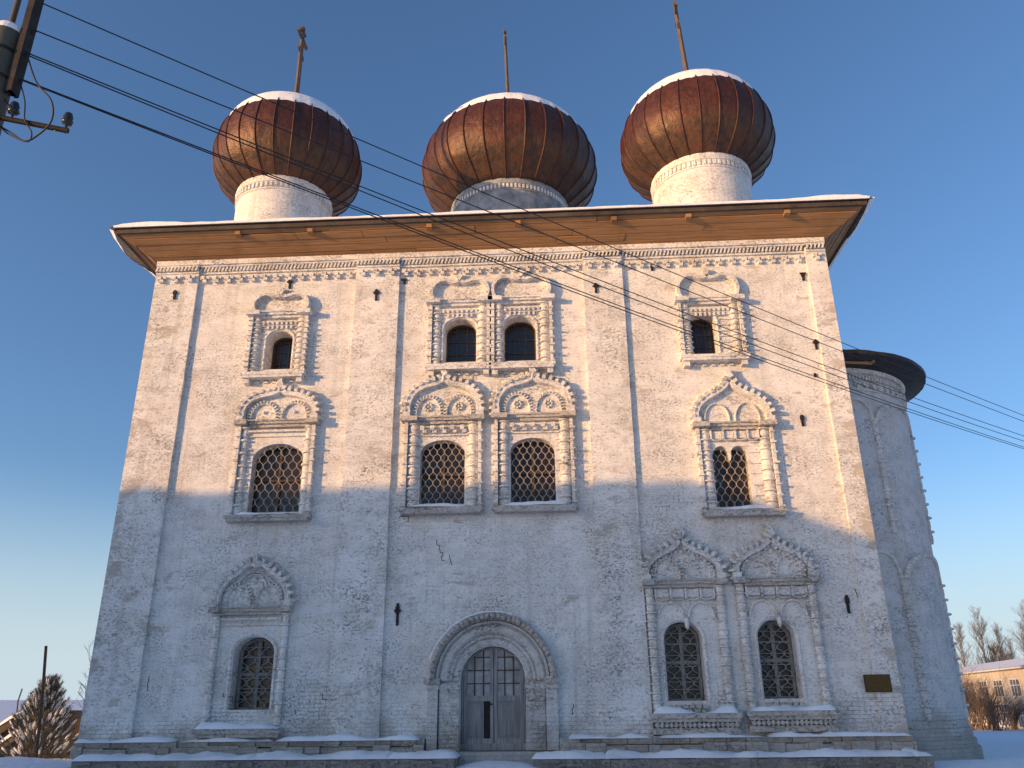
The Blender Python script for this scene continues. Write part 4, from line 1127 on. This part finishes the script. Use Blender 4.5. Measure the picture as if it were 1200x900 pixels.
# snow-covered shed roofs at the far left
def shed(pa,pb,Y,w_,lab,thick):
    A_=at(*pa,Y); B_=at(*pb,Y); t=empty('shed',((A_.x+B_.x)/2,Y+w_/2,min(A_.z,B_.z)-1.2),lab,'shed','low sheds at the left edge')
    m=MB(); dn=Vector((0,0,-thick)); dy=Vector((0,w_,0))
    m.add([A_,B_,B_+dn,A_+dn,A_+dy,B_+dy,B_+dn+dy,A_+dn+dy],[(0,1,2,3),(4,7,6,5),(0,4,5,1),(3,2,6,7),(0,3,7,4),(1,5,6,2)]); m.build('roof',M['darkwood'],t)
    m=MB(); up=Vector((0,0,.16)); e_=Vector((0,-.04,0)); A2=A_+Vector((0,0,.004));B2=B_+Vector((0,0,.004))
    n=8; vs=[]
    for k in range(n+1):
        p=A2.lerp(B2,k/n); h_=up*(1+.5*ns(p.x*2,Y,1)) if 0<k<n else up*.5
        vs+=[p+e_,p+e_*.8+h_*.8,p+h_+Vector((0,.15,0)),p+h_+dy,p+dy]
    m.add(vs,[(k*5+j,(k+1)*5+j,(k+1)*5+j+1,k*5+j+1) for k in range(n) for j in range(4)],True); m.build('snow',M['snow'],t)
    m=MB(); lo=min(A_.z,B_.z)-thick; xa,xb=min(A_.x,B_.x)+.15,max(A_.x,B_.x)-.15
    zl=lambda x:A_.z+(B_.z-A_.z)*(x-A_.x)/(B_.x-A_.x)-thick-.003
    m.add([(xa,Y+.2,lo-2.2),(xb,Y+.2,lo-2.2),(xb,Y+.2,zl(xb)),(xa,Y+.2,zl(xa)),(xa,Y+w_-.2,lo-2.2),(xb,Y+w_-.2,lo-2.2),(xb,Y+w_-.2,zl(xb)),(xa,Y+w_-.2,zl(xa))],[(0,1,2,3),(7,6,5,4),(0,3,7,4),(1,5,6,2),(3,2,6,7)]); m.build('wall',M['darkwood'],t)
shed((-28,868),(24,836),12,5,'farther low shed with a dark snow-topped roof at the left edge',.35)
shed((-25,890),(22,857),9,3,'nearer and lower shed with a snowy roof at the left edge',.25)
# dark plank leaning by the corner and fence behind the pine
a_=at(106,815,5.5); b_=at(99,846,5.5); m=MB(); m.obox((a_+b_)/2,(a_-b_)/2,Vector((.10,0,.04)),Vector((0,.04,0))); o=m.build('leaning_plank',M['darkwood']); tag(o,'dark plank leaning in the snow close to the left church corner','plank')
fr=empty('plank_fence',(at(92,860,9).x,9,-.5),'low dark plank fence half buried in snow behind the left church corner','fence')
m=MB(); a_=at(84,846,9.0); b_=at(112,836,9.0)
for k in range(14):
    p=a_.lerp(b_,k/13); m.box(p.x-.05,p.x+.04,8.98,9.02,p.z-1.5,p.z+random.uniform(-.05,.05))
m.build('plank',M['darkwood'],fr)
m=MB(); m.box(a_.x-.1,b_.x+.1,9.03,9.08,a_.z-.25,a_.z-.17); m.build('rail',M['darkwood'],fr)

# ------------------------------------------------------------------ ochre two-storey building at right
bA=Vector((43.3,58,0)); bB=Vector((47.9,82,0)); bd=(bB-bA).normalized()
org=bA-bd*16; zb=-2.1; ang=math.atan2(bd.y,bd.x)
bt=empty('ochre_building',(org.x,org.y,zb),'long two-storey ochre building with snowy roof beyond the apse','building')
bn=Vector((bd.y,-bd.x,0))   # points to the far side (right)
if bn.x<0: bn=-bn
def BP(u,v,z): p=org+bd*u+bn*v; return Vector((p.x,p.y,zb+z))
def bbox(m,u0,u1,v0,v1,z0,z1):
    vs=[BP(u,v,z) for u in (u0,u1) for v in (v0,v1) for z in (z0,z1)]
    m.add(vs,[(0,1,3,2),(4,6,7,5),(0,4,5,1),(2,3,7,6),(0,2,6,4),(1,5,7,3)])
LB=56; HB=6.15
m=MB(); bbox(m,0,LB,0,11,-.5,HB); m.build('wall',M['ochre'],bt)
m=MB(); bbox(m,-.05,LB+.05,-.08,11.08,-.5,.75); m.build('foundation',M['brickred'],bt)
m=MB(); bbox(m,-.5,LB+.5,-.5,11.5,HB,HB+.16); m.build('eaves',M['white'],bt)
m=MB(); vs=[BP(u,v,z) for u in (-.6,LB+.6) for v,z in ((-.6,HB+.17),(5.5,HB+1.55),(11.6,HB+.17))]
m.add(vs,[(0,3,4,1),(1,4,5,2),(0,1,2),(3,5,4),(0,2,5,3)]); rf_=m.build('roof',M['snow'],bt)
for u in (3,): 
    m=MB(); bbox(m,u,u+1,4.6,5.5,HB+1.0,HB+2.2); m.build('chimney',M['brickred'],rf_)
def bwin(u,z,w_,h_,n=3):
    m=MB(); bbox(m,u-w_/2-.12,u+w_/2+.12,-.05,.0,z-.12,z+h_+.12); f_=m.build('window',M['white'],bt)
    m=MB(); bbox(m,u-w_/2,u+w_/2,-.065,-.052,z,z+h_); m.build('pane',M['glass'],f_)
    m=MB()
    for k in range(1,n): bbox(m,u-w_/2+w_*k/n-.05,u-w_/2+w_*k/n+.05,-.10,-.067,z,z+h_)
    bbox(m,u-w_/2,u+w_/2,-.10,-.068,z+h_*.62,z+h_*.62+.09); m.build('glazing_bar',M['white'],f_)
u=4.0
k=0
while u<LB-3:
    bwin(u,3.75,2.6,1.45)
    bwin(u,.95,2.6 if k%2 else 4.4,1.6 if k%2 else 1.95,3 if k%2 else 5); u+=5.4; k+=1
# snow-dusted bushes before it
for k,(px,Y,h,lab) in enumerate([(1118,62,5.6,'brown bare bush close against the apse edge in front of the ochre building'),(1134,60,4.6,'wide brown bush before the left windows of the ochre building'),(1151,58,3.6,'lower brown bush before the middle of the ochre building'),(1127,50,3.4,'small brown bush nearest the apse'),(1170,54,3.0,'thin brown bush before the ground-floor windows of the ochre building'),(1142,56,5.2,'tall brown bush reaching the upper windows of the ochre building'),(1160,60,4.4,'rounded brown bush between two upper windows of the ochre building'),(1186,57,2.6,'lowest brown bush, rightmost of those before the ochre building')]):
    p=at(px,850,Y); z=gh(p.x,Y); rnd=random.Random(70+k); t=empty('bare_bush',(p.x,Y,z),lab,'bush','bare bushes before the ochre building')
    m=MB()
    for q in range(15):
        a=rnd.uniform(0,2*PI); branchy(m,Vector((p.x+rnd.uniform(-.4,.4),Y+rnd.uniform(-.4,.4),z-.1)),Vector((math.cos(a)*.55,math.sin(a)*.55,1)),h*rnd.uniform(.5,.75),.045,3,.45,.1,rnd)
    m.build('branches',M['bush'],t)

# ------------------------------------------------------------------ tall hip-roofed house left of the viewer whose shadow lies on the church
def occluder():
    L_=45.0; h=7.75+L_*math.tan(EL); x0,x1=-56.5,-33.8; yc=-L_*math.cos(AZ)
    t=empty('tall_house',((x0+x1)/2,yc,0),'tall plain house standing behind and left of the viewer, shading the church front','house')
    hw=5.2; he=h-3.8
    m=MB(); m.box(x0,x1+4.7,yc-hw+.4,yc+hw-.4,-.3,he); m.build('wall',M['ochre'],t)
    m=MB(); vs=[(x0-.4,yc-hw,he),(x1+5.2,yc-hw,he),(x1+5.2,yc+hw,he),(x0-.4,yc+hw,he),(x0-.4,yc,h),(x1,yc,h)]
    m.add(vs,[(0,1,5,4),(2,3,4,5),(1,2,5),(3,0,4),(3,2,1,0)]); rf=m.build('roof',M['snow'],t)
    m=MB(); m.box(x0+6,x0+7,yc-.5,yc+.5,h-.6,h+.02); m.build('chimney',M['brickred'],rf)
    for fl in range(3):
        u=x0+2
        while u<x1+3:
            for sd in (-1,1):
                y=yc+sd*(hw-.4); m=MB(); z=1.1+3.0*fl
                m.box(u-.65,u+.65,min(y,y+sd*.05),max(y,y+sd*.05),z-.1,z+1.6); f_=m.build('window',M['white'],t)
                m=MB(); y2=y+sd*.052; m.box(u-.52,u+.52,min(y2,y2+sd*.01),max(y2,y2+sd*.01),z,z+1.5); m.build('pane',M['glass'],f_)
            u+=3.1
occluder()
